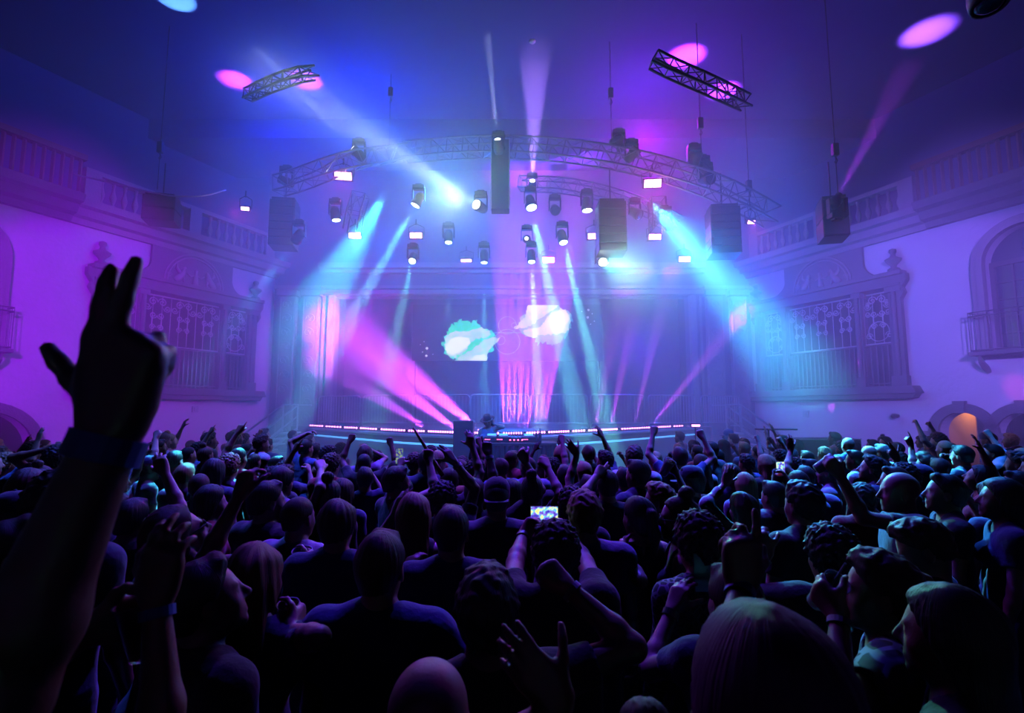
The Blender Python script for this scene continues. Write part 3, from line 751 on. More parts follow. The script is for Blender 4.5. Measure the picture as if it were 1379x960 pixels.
MB().tube([p - so + Vector((0, -.1, -.32)) for p in EDs], .03, 6).build('lower_trim', 'strip_cyan', S)
MB().tube([p - so + Vector((0, -.02, -.1)) for p in EDs], .05, 6).build('edge_trim', 'stage_trim', S)
# LED battens standing along the edge: each one a thing with a row of cells
def batten(px0, px1, lab, cells, tilt=.6, bright=True):
    a = edge_at(px0); b = edge_at(px1); a = Vector((a.x, a.y + .12, ZS)); b = Vector((b.x, b.y + .12, ZS)); c = (a + b) / 2
    T = thing('led_batten', lab, 'led batten', c - Vector((0, 0, .02))); u = (b - a); L_ = u.length; u.normalize(); ang = math.atan2(u.y, u.x)
    R = Matrix.Rotation(ang, 3, 'Z')
    MB().box(Vector((0, .03, .03)), (L_ * .97, .1, .06), R).build('housing', 'black_metal', T, bevel=.008)
    m = MB()
    for k in range(cells):
        q = -L_ / 2 * .95 + L_ * .95 * (k + .5) / cells
        m.lathe([(.0, 0), (.8, 0), (.8, 1), (0, 1)], Matrix.Translation(R @ Vector((q, -.03, .03))) @ R.to_4x4() @ Matrix.Rotation(PI / 2, 4, 'X') @ Matrix.Diagonal((L_ / cells * .31, .03, .02, 1)), 10, cap=False)
    m.build('lamp_cells', 'strip_pink', T)
    return c, u
bats = [(416, 437), (439, 461), (463, 485), (487, 512), (515, 548), (550, 575), (577, 613), (638, 674), (676, 704), (706, 733), (735, 766), (788 - 20, 786), (788, 832), (834, 873), (876, 904), (906, 920)]
wh = ['at its very end below the carved pilasters', 'second from the stage end on the single-arch side', 'below the barricade nearest the single-arch side', 'just before the dotted stretch begins',
      'dotted, below the second barricade', 'dotted, where the long stick is raised', 'dotted, ending at the dark box by the DJ', 'brightest, behind the DJ', 'throwing the first half of the tall pink fan', 'throwing the second half of the tall pink fan',
      'dotted, just beside the tall pink fan', 'short, under the smoke patch', 'dotted, halfway to the twin-arch side', 'dotted, under the far barricades', 'unbroken, at the foot of the slanting pink beam', 'short, at the stage end on the twin-arch side']
for (p0, p1), w_ in zip(bats, wh):
    batten(p0, p1, 'pink LED batten on the stage edge, ' + w_, max(4, int((p1 - p0) / 3.2)))
def pinkbeam(px, tx, ty, TY, pw, deg, blend=.35, col=MG, lift=.1):
    a = edge_at(px); a = Vector((a.x, a.y + .1, ZS + lift))
    spot(a, P(tx, ty, TY), pw, col, deg, blend, .05, 'batten_lamp')
# big fans of pink
pinkbeam(645, 472, 440, 19.3, 14000, 13, .9)
pinkbeam(612, 450, 455, 19.4, 9000, 12, .7)
pinkbeam(574, 440, 490, 19.5, 3500, 10, .7)
for k in range(9):
    pinkbeam(679 + 6.5 * k, 674 + 11 * k, 410, 15.3, 10500, 5.6, .3)
pinkbeam(876, 992, 432, 19.6, 4200, 8, 1)
pinkbeam(852, 900, 380, 19.5, 3000, 7, 1); pinkbeam(823, 862, 380, 19.5, 2600, 8, 1); pinkbeam(800, 838, 400, 19.5, 2000, 8, 1)
pinkbeam(417, 290, 538, 17.5, 1600, 2.6); pinkbeam(922, 1020, 536, 17.8, 1600, 3)
pinkbeam(905, 1010, 560, 17.8, 800, 3)
# crowd barricades standing on the stage behind the strip
bw = 1.95; first = None
xs = [-7.3 + 1.98 * k for k in range(8)]
names = ['nearest the carved pilasters of the single-arch side', 'second from the single-arch side', 'third from the single-arch side, behind the pink glare', 'directly behind the DJ', 'directly behind the tall pink fan', 'between the pink fan and the smoke patch', 'second from the twin-arch side', 'last towards the twin-arch side']
for k, x in enumerate(xs):
    y = 17.3 + .035 * x * x; x += .95; ang = math.atan(.07 * x)
    lab = 'steel crowd barricade on the stage, ' + names[k]
    if first is None:
        T = thing('crowd_barricade', lab, 'barricade', (x, y, ZS - .02), (0, 0, ang), 'crowd barricades across the stage')
        h_ = 1.1; r = .12; W2 = bw / 2
        pts = [(-W2, 0, .0), (-W2, 0, h_ - r)] + [(-W2 + r - r * math.cos(a_), 0, h_ - r + r * math.sin(a_)) for a_ in (PI / 6, PI / 3, PI / 2)] \
            + [(W2 - r + r * math.sin(a_), 0, h_ - r + r * math.cos(a_)) for a_ in (0, PI / 6, PI / 3, PI / 2)] + [(W2, 0, .0)]
        MB().tube(pts, .024, 8).tube([(-W2, 0, .16), (W2, 0, .16)], .02, 6).build('frame', 'galvanised', T, smooth=True)
        m = MB()
        for j in range(1, 16): m.tube([(-W2 + bw * j / 16, 0, .16), (-W2 + bw * j / 16, 0, h_)], .011, 5)
        m.build('bars', 'galvanised', T)
        for sx in (-1, 1): MB().box((sx * (W2 - .15), 0, .02), (.06, .55, .03)).build('foot', 'galvanised', T)
        first = T
    else:
        T = copy_tree(first, label=lab); T.location = (x, y, ZS - .02); T.rotation_euler = (0, 0, ang)
# LED wall and its picture
sy = 21.2
a = P(556, 410, sy); b = P(812, 486, sy)
SCN = thing('led_screen', 'wide dark LED screen behind the stage showing two white-green bursts', 'screen', ((a.x + b.x) / 2, sy, b.z))
cx, cz = (a.x + b.x) / 2, b.z; W_ = b.x - a.x; H_ = a.z - b.z
MB().box((0, .08, H_ / 2), (W_, .14, H_)).build('panel', 'screen_black', SCN)
m = MB()
for sx in (-1, 1): MB().tube([(sx * W_ * .48, .1, -b.z + ZS), (sx * W_ * .48, .1, H_)], .05, 6).build('support_post', 'black_metal', SCN)
def burst_mat(nm, base, alt, strength, sc):
    m = bpy.data.materials.new(nm); m.use_nodes = True; N = m.node_tree.nodes; L = m.node_tree.links; b_ = N['Principled BSDF']
    tc = N.new('ShaderNodeTexCoord'); nz = N.new('ShaderNodeTexNoise'); nz.inputs['Scale'].default_value = sc; nz.inputs['Detail'].default_value = 6; nz.inputs['Distortion'].default_value = 1.5
    cr = N.new('ShaderNodeValToRGB'); cr.color_ramp.elements[0].position = .42; cr.color_ramp.elements[1].position = .58
    cr.color_ramp.elements[0].color = (*base, 1); cr.color_ramp.elements[1].color = (*alt, 1)
    L.new(tc.outputs['Object'], nz.inputs['Vector']); L.new(nz.outputs['Fac'], cr.inputs[0]); L.new(cr.outputs[0], b_.inputs['Emission Color'])
    b_.inputs['Emission Strength'].default_value = strength; b_.inputs['Base Color'].default_value = (0, 0, 0, 1); MATS[nm] = m
burst_mat('burst_white', (.80, 1.0, .80), (.55, .95, .72), 1.2, 1.6)
burst_mat('burst_green', (.0, .75, .25), (.05, 1.0, .45), 1.5, 2.5)
burst_mat('burst_core', (1, 1, .95), (.95, 1, .92), 1.6, 1.0)
burst_mat('burst_teal', (.25, .8, .6), (.1, .6, .5), .9, 2.0)
def px2(p): q = P(p[0], p[1], sy); return (q.x - cx, q.z - cz)
FS = lambda u, v, d: Vector((u, -d, v))
random.seed(4)
def ragged(poly, amp, n=5):
    out = []
    for i, p in enumerate(poly):
        q = poly[(i + 1) % len(poly)]
        flat = abs(p[1] - q[1]) < .6 and (p[1] > 484 or p[1] < 412)
        for k in range(n):
            f = k / n; x = p[0] + (q[0] - p[0]) * f; y = p[1] + (q[1] - p[1]) * f
            if not flat and k: x += random.uniform(-amp, amp); y += random.uniform(-amp, amp)
            out.append((x, min(485.5, max(410.8, y))))
    return out
greenA = [(595, 466), (598, 454), (604, 443), (612, 434), (622, 431), (634, 435), (643, 431), (648, 442), (664, 447), (668, 458), (662, 474), (640, 482), (615, 485), (600, 477)]
whiteA = [(599, 470), (600, 452), (609, 447), (630, 446), (650, 441), (662, 449), (655, 455), (640, 456), (634, 462), (626, 474), (612, 482), (604, 478)]
whiteB = [(612, 485.5), (622, 478), (640, 467), (652, 457), (674, 454), (665, 464), (659, 471), (655, 485.5)]
coreA = [(600, 466), (606, 457), (618, 453), (631, 455), (633, 462), (622, 473), (610, 478), (602, 474)]
coreB = [(632, 485.4), (640, 479), (652, 477), (656, 480), (655, 485.4)]
cxp, cyp = 683.2, 448.2
sym = lambda pl: [(2 * cxp - x, 2 * cyp - y) for x, y in pl]
for flip in (False, True):
    g = sym if flip else (lambda q: q)
    rg = lambda pl, amp: [px2(p) for p in ragged(g(pl), amp * 1.9, 7)]
    MB().prism(rg(greenA, 1.4), FS, .005, .010).build('picture_glow', 'burst_green' if not flip else 'burst_teal', SCN)
    MB().prism(rg(whiteA, .9), FS, .010, .015).prism(rg(whiteB, .8), FS, .010, .015).build('picture_burst', 'burst_white', SCN)
    MB().prism(rg(coreA, .5), FS, .015, .020).prism(rg(coreB, .3), FS, .015, .02).build('picture_core', 'burst_core', SCN)
m = MB()
for rr, cc in ((17, (0, 12)), (12, (0, -10)), (6, (-9, 10)), (3.5, (9, -10))):
    ctr = px2((cxp + cc[0], cyp + cc[1])); R2 = rr * sy / FPX
    m.tube([Vector((ctr[0] + R2 * math.cos(2 * PI * k / 40), -.012, ctr[1] + R2 * math.sin(2 * PI * k / 40))) for k in range(41)], .01, 4)
q1 = px2((660, 448)); q2 = px2((706, 448)); m.tube([(q1[0], -.012, q1[1]), (q2[0], -.012, q2[1])], .014, 4)
m.build('picture_rings', 'burst_teal', SCN)
m = MB()
for (x, y, r) in ((575, 469, .05), (574, 479, .045), (566, 464, .02), (569, 474, .022), (583, 477, .02), (571, 460, .02)):
    for f in (0, 1):
        q = px2((x, y) if not f else (2 * cxp - x, 2 * cyp - y)); m.lathe([(0, 0), (r, 0), (r, .01), (0, .01)], Matrix.Translation((q[0], 0, q[1])) @ Matrix.Rotation(PI / 2, 4, 'X'), 8, cap=False)
m.build('picture_dots', 'burst_core', SCN)
# DJ riser, table and gear
DY = 10.7
ta_ = P(642, 600, DY); tb_ = P(748, 600, DY); tx = (ta_.x + tb_.x) / 2; tw = tb_.x - ta_.x
settag(MB().box((tx, DY + .5, .17), (tw + 1.2, 2.2, .32)).build('dj_riser', 'stage_black', bevel=.02), 'low black riser carrying the DJ table in front of the stage', 'platform')
ztop = P(690, 595, DY).z
T = thing('dj_table', 'black cloth-covered DJ table in front of the stage edge', 'table', (tx, DY, .34))
MB().box((0, 0, ztop - .34 - .03), (tw, .7, .06)).build('table_top', 'black_metal', T, bevel=.01)
m = MB(); n = 60; fr = []
for k in range(n + 1):
    x = -tw / 2 + tw * k / n; fr.append((x, -.34 + .03 * math.sin(k * 1.3) + .012 * math.sin(k * 3.1)))
zt2 = ztop - .34 - .05
m.add([(x, y, 0.01) for x, y in fr] + [(x, y, zt2) for x, y in fr] + [(x, y + .03, 0.01) for x, y in fr] + [(x, y + .03, zt2) for x, y in fr],
      [(k, k + 1, k + 2 + n, k + 1 + n) for k in range(n)] + [(k + 2 * n + 2, k + 3 * n + 3, k + 3 * n + 4, k + 2 * n + 3) for k in range(n)])
m.build('skirt', 'black_cloth', T)
for sx in (-1, 1): MB().box((sx * (tw / 2 - .06), .2, (ztop - .34) / 2 - .03), (.05, .05, ztop - .41)).build('leg', 'aluminium', T)
def deck(px, lab):
    x = P(px, 592, DY).x; o = thing('media_player', lab, 'dj deck', (x, DY, ztop))
    MB().box((0, 0, .055), (.30, .38, .11)).build('body', 'black_metal', o, bevel=.01)
    MB().lathe([(.1, .11), (.1, .125), (.09, .13), (0, .13)], Matrix.Translation((0, -.04, 0)), 20).build('jog_wheel', 'aluminium', o)
    MB().box((0, .12, .13), (.18, .01, .07), Matrix.Rotation(-.6, 3, 'X')).build('display', 'strip_cyan', o)
    m = MB()
    for k in range(4): m.box((-.12 + k * .03, -.194, .06), (.014, .006, .014))
    m.build('button_lights', 'led_red', o)
for px, lb in ((662, 'black DJ media player beside the DJ, end of the row'), (678, 'black DJ media player next to the mixer on the DJ side'), (712, 'black DJ media player on the open side of the mixer')): deck(px, lb)
x = P(695, 592, DY).x; o = thing('dj_mixer', 'black DJ mixer with red button lights in the middle of the table', 'mixer', (x, DY, ztop))
MB().box((0, 0, .05), (.33, .38, .1)).build('body', 'black_metal', o, bevel=.01)
m = MB()
for i in range(4):
    for j in range(4): m.lathe([(.012, .1), (.01, .125), (0, .125)], Matrix.Translation((-.11 + i * .073, -.1 + j * .075, 0)), 8)
m.build('knobs', 'aluminium', o)
m = MB()
for k in range(4): m.box((-.12 + k * .08, -.193, .05), (.03, .006, .02))
m.build('button_lights', 'led_red', o)
def bottle(px, h_, lab):
    x = P(px, 592, DY).x; o = thing('bottle', lab, 'bottle', (x, DY - .08, ztop))
    MB().lathe([(.03, 0), (.034, .01), (.034, h_ * .6), (.013, h_ * .78), (.013, h_ * .96)], None, 12).build('body', 'glass_dark', o, smooth=True)
    MB().lathe([(.015, h_ * .93), (.015, h_), (0, h_)], None, 10).build('cap', 'pale_plastic', o)
bottle(722, .24, 'dark bottle on the open end of the DJ table, nearer the DJ'); bottle(727, .27, 'taller dark bottle at the very end of the DJ gear')
# dark boxes at stage level either side of the DJ
for px0, px1, py0, py1, Y, lb in ((612, 638, 566, 592, 11.9, 'dark monitor speaker beside the DJ, hiding part of the pink strip'),):
    a = P(px0, py0, Y); b = P(px1, py1, Y); w_ = b.x - a.x; h_ = a.z
    o = thing('monitor_speaker', lb, 'loudspeaker', ((a.x + b.x) / 2, Y, .34)); h_ -= .34
    MB().box((0, 0, h_ / 2), (w_, .5, h_)).build('body', 'black_metal', o, bevel=.02)
    MB().box((0, -.26, h_ / 2 + .1), (w_ * .86, .02, h_ * .7)).build('front_cover', 'black_cloth', o)
# stage stairs with rails both sides
for side in (-1, 1):
    x0 = side * 7.75; o = thing('stage_stairs', 'steel stairs with a sloping handrail at the %s end of the stage' % ('single-arch' if side < 0 else 'twin-arch'), 'stairs', (x0, 18.3, 0))
    for k in range(7):
        MB().box((side * .1 * 0 + side * (k * .27), 0, ZS - .02 - (k + 1) * .2), (.3, 1.2, .05)).build('tread', 'stage_trim', o)
    for yy in (-.6, .6):
        m = MB(); x1 = side * 7 * .27
        m.tube([(-side * .5, yy, ZS + .75), (0, yy, ZS + .75), (x1, yy, .95)], .035, 6); m.tube([(0, yy, ZS + .35), (x1, yy, .5)], .03, 6)
        m.tube([(0, yy, ZS - .1), (0, yy, ZS + .75)], .03, 6); m.tube([(x1, yy, 0), (x1, yy, .95)], .03, 6)
        m.tube([(0, yy, ZS - .1), (x1, yy, .05)], .05, 6)
        m.build('handrail', 'galvanised', o)
# music stand silhouette, row of amber lamps
p = P(1036, 603, 11.0); z1 = P(1036, 578, 11).z
o = thing('lectern_stand', 'thin dark stand with a flat top against the twin-arch wall', 'stand', (p.x, 11.0, 0))
MB().tube([(0, 0, .02), (0, 0, z1)], .02, 6).build('pole', 'black_metal', o)
MB().box((.16, 0, z1), (.75, .3, .03)).build('top', 'black_metal', o)
MB().lathe([(.22, 0), (.22, .02), (.03, .04)], None, 16).build('base', 'black_metal', o)
for px, py, sz, lab in ((985, 588, .16, 'amber light bar glowing beside the twin-arch side stair'), (988, 602, .05, 'tiny amber lamp low under the glowing bar'), (937, 573, .1, 'tiny pink lamp past the end of the LED strip')):
    p = P(px, py, 12.5); o = thing('marker_lamp', lab, 'lamp', (p.x, 12.5, p.z))
    MB().box((0, .03, 0), (sz * 1.9 + .04, .05, sz * .5 + .04)).tube([(0, .05, 0), (0, .05, -p.z + .01)], .015, 5).build('housing', 'black_metal', o)
    MB().box((0, 0, 0), (sz * 1.9, .02, sz * .45)).build('lamp_face', 'strip_pink' if 'pink' in lab else 'led_amber', o)
# bar counter far at the twin-arch wall
p = P(1062, 605, 12.0); o = thing('road_case', 'dark flight case standing before the twin-arch wall behind the crowd', 'case', P(1105, 640, 11.6)); o.location.z = 0
MB().box((0, 0, .8), (1.5, .6, 1.56)).build('body', 'black_metal', o, bevel=.02)
MB().tube([(-.75, -.3, 1.59), (.75, -.3, 1.59), (.75, .3, 1.59), (-.75, .3, 1.59), (-.75, -.3, 1.59)], .015, 5).build('edging', 'aluminium', o)

# ================================================================ haze and general lighting
vm = bpy.data.materials.new('haze'); vm.use_nodes = True; N = vm.node_tree.nodes
for n_ in list(N): N.remove(n_)
out = N.new('ShaderNodeOutputMaterial'); sc_ = N.new('ShaderNodeVolumeScatter')
sc_.inputs['Density'].default_value = DENS; sc_.inputs['Color'].default_value = (1, 1, 1, 1); sc_.inputs['Anisotropy'].default_value = 0.0
vm.node_tree.links.new(sc_.outputs[0], out.inputs['Volume']); MATS['haze'] = vm
hz = MB().prism([(-14.75, 8.05), (14.75, 8.05), (9.2, 19.9), (-9.2, 19.9)], lambda u, v, d: Vector((u, v, d)), .03, 11.35).box((0, 22.6, 4.15), (13.7, 5.3, 4.9)).build('haze', 'haze'); settag(hz, 'thin theatrical haze filling the hall around the stage lights', 'haze', kind='stuff')
# washes, mostly unseen lamps added over the stage, above the crowd, behind the viewer
WASH(globals())
# ================================================================ people: smooth bodies grown from a distance field
for nm, c in (('skin_light', (.62, .40, .30)), ('skin_tan', (.46, .27, .18)), ('skin_brown', (.24, .13, .085)), ('skin_dark', (.11, .06, .045))):
    mat(nm, c, .42, noise=(tuple(x * .82 for x in c), 14), bump=.08, bscale=120, spec=.5)
for nm, c in (('hair_black', (.012, .010, .010)), ('hair_brown', (.05, .028, .018)), ('hair_blond', (.36, .24, .12)), ('hair_grey', (.30, .29, .28)), ('hair_plum', (.12, .02, .10))):
    mat(nm, c, .5, bump=.35, bscale=55, wave=True, spec=.25)
CL = {'black': (.04, .04, .045), 'navy': (.05, .065, .14), 'grey': (.16, .16, .17), 'white': (.62, .62, .62), 'blue': (.08, .15, .34), 'red': (.34, .04, .04), 'denim': (.07, .09, .15), 'olive': (.10, .11, .06), 'lilac': (.36, .30, .45)}
for k, c in CL.items(): mat('cloth_' + k, c, .9, bump=.5, bscale=16, sheen=.25, noise=(tuple(x * .8 for x in c), 9))
def patterned(nm, c1, c2, sc):
    m = mat(nm, c1, .85); N = m.node_tree.nodes; L = m.node_tree.links; b = N['Principled BSDF']
    tc = N.new('ShaderNodeTexCoord'); v = N.new('ShaderNodeTexVoronoi'); v.feature = 'DISTANCE_TO_EDGE'; v.inputs['Scale'].default_value = sc
    cr = N.new('ShaderNodeValToRGB'); cr.color_ramp.elements[0].position = .08; cr.color_ramp.elements[1].position = .12
    cr.color_ramp.elements[0].color = (*c2, 1); cr.color_ramp.elements[1].color = (*c1, 1)
    L.new(tc.outputs['Object'], v.inputs['Vector']); L.new(v.outputs['Distance'], cr.inputs[0]); L.new(cr.outputs[0], b.inputs['Base Color'])
patterned('cloth_patterned', (.03, .03, .05), (.30, .30, .36), 28)
patterned('cloth_printed', (.03, .03, .04), (.26, .28, .36), 13)
mat('band_white', (.75, .75, .78), .5, noise=((.6, .6, .65), 30)); mat('band_blue', (.12, .25, .75), .45, noise=((.08, .18, .6), 30)); mat('watch_black', (.02, .02, .02), .3, noise=((.03, .03, .03), 30))
mat('cup_clear', (.85, .88, .95), .12, trans=.6, spec=.6); mat('drink_red', (.9, .06, .01), .25, emit=(1, .05, .0), strength=.0); mat('drink_gold', (.6, .3, .05), .25)
mat('phone_case', (.03, .03, .035), .35, noise=((.05, .05, .05), 20)); mat('pale_stick', (.85, .55, .30), .5, noise=((.7, .42, .2), 10))
V = lambda *a: np.array(a, dtype=np.float32)
def nrm(v): v = np.asarray(v, dtype=np.float32); return v / (np.linalg.norm(v) + 1e-9)

# primitives are tuples (kind, params, k, op)
def cone(a, b, r1, r2, k=.03, op='u', flat=None, cut=()): return ('cone', (V(*a), V(*b), r1, r2, flat, cut), k, op)
def ell(c, r, k=.03, op='u', R=None): return ('ell', (V(*c), V(*r), None if R is None else np.array(R, dtype=np.float32)), k, op)
def half(p, n, op='s', k=.004): return ('half', (V(*p), nrm(n)), k, op)      # the removed side is where n points
def sdf(pr, p):
    kind, q = pr[0], pr[1]
    if kind == 'cone':
        a, b, r1, r2, flat, cut = q; f = 1.0
        if flat is not None:                          # (axis, factor): thinner along that axis
            ax, f = flat; d = (p - a) @ ax; p = p + (d * (1 / f - 1))[..., None] * ax
            db = float((b - a) @ ax); b = b + db * (1 / f - 1) * ax
        ba = b - a; pa = p - a; t = np.clip((pa @ ba) / (float(ba @ ba) + 1e-12), 0, 1)
        d = np.linalg.norm(pa - t[..., None] * ba, axis=-1) - (r1 + (r2 - r1) * t)
        d = d * (f if flat is not None else 1) if flat is None else d * (.5 + .5 * f)
        for (cp, cn) in cut: d = np.maximum(d, (p - cp) @ cn)
        return d
    if kind == 'ell':
        c, r, R = q; x = p - c
        if R is not None: x = x @ R                   # world -> local (R columns are local axes)
        k0 = np.linalg.norm(x / r, axis=-1); k1 = np.linalg.norm(x / (r * r), axis=-1) + 1e-9
        return k0 * (k0 - 1) / k1
    if kind == 'half':
        c, n = q; return -((p - c) @ n)
def grow(name, prims, h, material, disp=None, parent=None, smooth_it=1):
    lo = np.full(3, 1e9); hi = -lo
    for kind, q, k, op in prims:
        if op != 'u' or kind == 'half': continue
        if kind == 'cone': a, b, r = q[0], q[1], max(q[2], q[3]) + .02; lo = np.minimum(lo, np.minimum(a, b) - r); hi = np.maximum(hi, np.maximum(a, b) + r)
        else: r = max(q[1]) + .02; lo = np.minimum(lo, q[0] - r); hi = np.maximum(hi, q[0] + r)
    B = 8; S = B * h; nb = np.ceil((hi - lo) / S).astype(int) + 1
    gi = np.stack(np.meshgrid(*[np.arange(n) for n in nb], indexing='ij'), -1).reshape(-1, 3)
    cen = (lo + (gi + .5) * S).astype(np.float32); rad = S * .87 + .01
    near = np.zeros(len(gi), bool); cd_ = []
    for pr in prims:
        dc = sdf(pr, cen); cd_.append(dc)
        if pr[3] == 'u': near |= (dc < rad + pr[2]) & (dc > -rad * 2.2 - .05)
    idx = np.nonzero(near)[0]; gi = gi[idx]
    off = np.stack(np.meshgrid(*[np.arange(B)] * 3, indexing='ij'), -1).reshape(1, -1, 3)
    pts = (lo + (gi[:, None, :] * B + off) * h).astype(np.float32)
    D = np.full(pts.shape[:2], .2, np.float32)
    for pr, dc in zip(prims, cd_):
        sel = np.nonzero(dc[idx] < rad + pr[2] + .005)[0]
        if not len(sel): continue
        d = sdf(pr, pts[sel]); k = pr[2]; o = D[sel]
        if pr[3] == 'u':
            m_ = np.maximum(k - np.abs(o - d), 0) / k; D[sel] = np.minimum(o, d) - m_ * m_ * k * .25
        else:
            m_ = np.maximum(k - np.abs(-o - (d)), 0) / k; D[sel] = np.maximum(o, -d) + m_ * m_ * k * .25
    if disp is not None: D += disp(pts)
    full = np.full((nb[0], B, nb[1], B, nb[2], B), .2, np.float32)
    full[gi[:, 0], :, gi[:, 1], :, gi[:, 2], :] = D.reshape(-1, B, B, B)
    # interior blocks that were skipped are inside
    F = full.reshape(nb * B)
    inside = np.zeros(nb, bool)
    allc = np.stack(cd_ if len(cd_) > 1 else cd_, 0)
    um = np.array([pr[3] == 'u' for pr in prims]); deep = (allc[um].min(0) < -rad).reshape(nb) & ~near.reshape(nb)
    if deep.any():
        ii = np.argwhere(deep)
        full2 = F.reshape(nb[0], B, nb[1], B, nb[2], B); full2[ii[:, 0], :, ii[:, 1], :, ii[:, 2], :] = -.2; F = full2.reshape(nb * B)
    s = F < 0
    n = np.array(F.shape); c8 = [s[i:n[0] - 1 + i, j:n[1] - 1 + j, k:n[2] - 1 + k] for i in (0, 1) for j in (0, 1) for k in (0, 1)]
    anyc = np.logical_or.reduce(c8); allc8 = np.logical_and.reduce(c8); act = anyc & ~allc8
    ci = np.argwhere(act)
    if not len(ci): return None
    vid = np.full(act.shape, -1, np.int32); vid[ci[:, 0], ci[:, 1], ci[:, 2]] = np.arange(len(ci))
    val = {}
    for i in (0, 1):
        for j in (0, 1):
            for k in (0, 1): val[(i, j, k)] = F[ci[:, 0] + i, ci[:, 1] + j, ci[:, 2] + k]
    acc = np.zeros((len(ci), 3), np.float32); cnt = np.zeros(len(ci), np.float32)
    cs = list(val.keys())
    for a in cs:
        for ax in range(3):
            if a[ax] == 0:
                b = list(a); b[ax] = 1; b = tuple(b); va, vb = val[a], val[b]; cr = (va < 0) != (vb < 0)
                t = np.where(cr, va / np.where(cr, va - vb, 1), 0)
                pa = np.zeros((len(ci), 3), np.float32) + np.array(a, np.float32); pa[:, ax] += t
                acc += pa * cr[:, None]; cnt += cr
    vt = lo + (ci + acc / cnt[:, None]) * h
    quads = []
    for ax in range(3):
        sl0 = [slice(1, None)] * 3; sl0[ax] = slice(0, -1); sl1 = [slice(1, None)] * 3; sl1[ax] = slice(1, None)
        a = s[tuple(sl0)]; b = s[tuple(sl1)]
        e = np.argwhere(a != b); st = a[e[:, 0], e[:, 1], e[:, 2]]
        e = e.copy(); 
        for q in range(3):
            if q != ax: e[:, q] += 1
        u, v = [(1, 2), (2, 0), (0, 1)][ax]
        du = np.zeros(3, int); du[u] = 1; dv = np.zeros(3, int); dv[v] = 1
        ok = np.all(e < np.array(act.shape), 1) & np.all(e - du - dv >= 0, 1); e = e[ok]; st = st[ok]
        g = lambda x: vid[x[:, 0], x[:, 1], x[:, 2]]
        q4 = np.stack([g(e - du - dv), g(e - dv), g(e), g(e - du)], 1)
        q4 = np.where(st[:, None], q4, q4[:, ::-1]); quads.append(q4)
    Q = np.concatenate(quads); Q = Q[(Q >= 0).all(1)]
    # one light relaxation of the surface
    for _ in range(smooth_it):
        nb_ = np.zeros_like(vt); ct = np.zeros(len(vt))
        for i in range(4):
            a, b = Q[:, i], Q[:, (i + 1) % 4]
            for x in range(3):
                nb_[:, x] += np.bincount(a, vt[b, x], len(vt)) + np.bincount(b, vt[a, x], len(vt))
            ct += np.bincount(a, minlength=len(vt)) + np.bincount(b, minlength=len(vt))
        vt = vt * .65 + (nb_ / np.maximum(ct, 1)[:, None]) * .35
    me = bpy.data.meshes.new(name); me.vertices.add(len(vt)); me.vertices.foreach_set('co', vt.astype(np.float32).ravel())
    me.loops.add(len(Q) * 4); me.loops.foreach_set('vertex_index', Q.astype(np.int32).ravel())
    me.polygons.add(len(Q)); me.polygons.foreach_set('loop_start', np.arange(0, len(Q) * 4, 4, dtype=np.int32)); me.polygons.foreach_set('loop_total', np.full(len(Q), 4, np.int32))
    me.update(calc_edges=True); me.polygons.foreach_set('use_smooth', np.ones(len(Q), bool))
    me.materials.append(MATS[material]); o = bpy.data.objects.new(name, me); COL.objects.link(o)
    if parent is not None: o.parent = parent
    return o

# ---- hands
FING = {  # curl of the three joints in degrees for index, middle, ring, little, then thumb (spread, curl)
    'open': ((8, 12, 8), (4, 10, 8), (8, 14, 10), (14, 18, 12), (50, 12)),
    'wave': ((20, 25, 15), (14, 25, 18), (20, 30, 20), (26, 32, 22), (42, 20)),
    'fist': ((78, 95, 60), (82, 98, 62), (84, 98, 62), (82, 92, 58), (18, 62)),
    'point': ((4, 6, 4), (78, 96, 60), (82, 98, 60), (80, 94, 58), (20, 55)),
    'two': ((2, 6, 4), (3, 6, 4), (76, 92, 58), (80, 94, 56), (62, 4)),
    'grip': ((48, 48, 30), (50, 50, 32), (52, 52, 34), (54, 54, 36), (50, 34)),
    'flop': ((48, 30, 18), (55, 32, 20), (58, 34, 20), (56, 34, 20), (34, 20)),
    'claw': ((6, 10, 8), (42, 46, 26), (58, 56, 30), (62, 56, 30), (40, 30)),
    'relax': ((26, 32, 20), (30, 36, 22), (34, 38, 24), (38, 40, 26), (30, 22)),
}
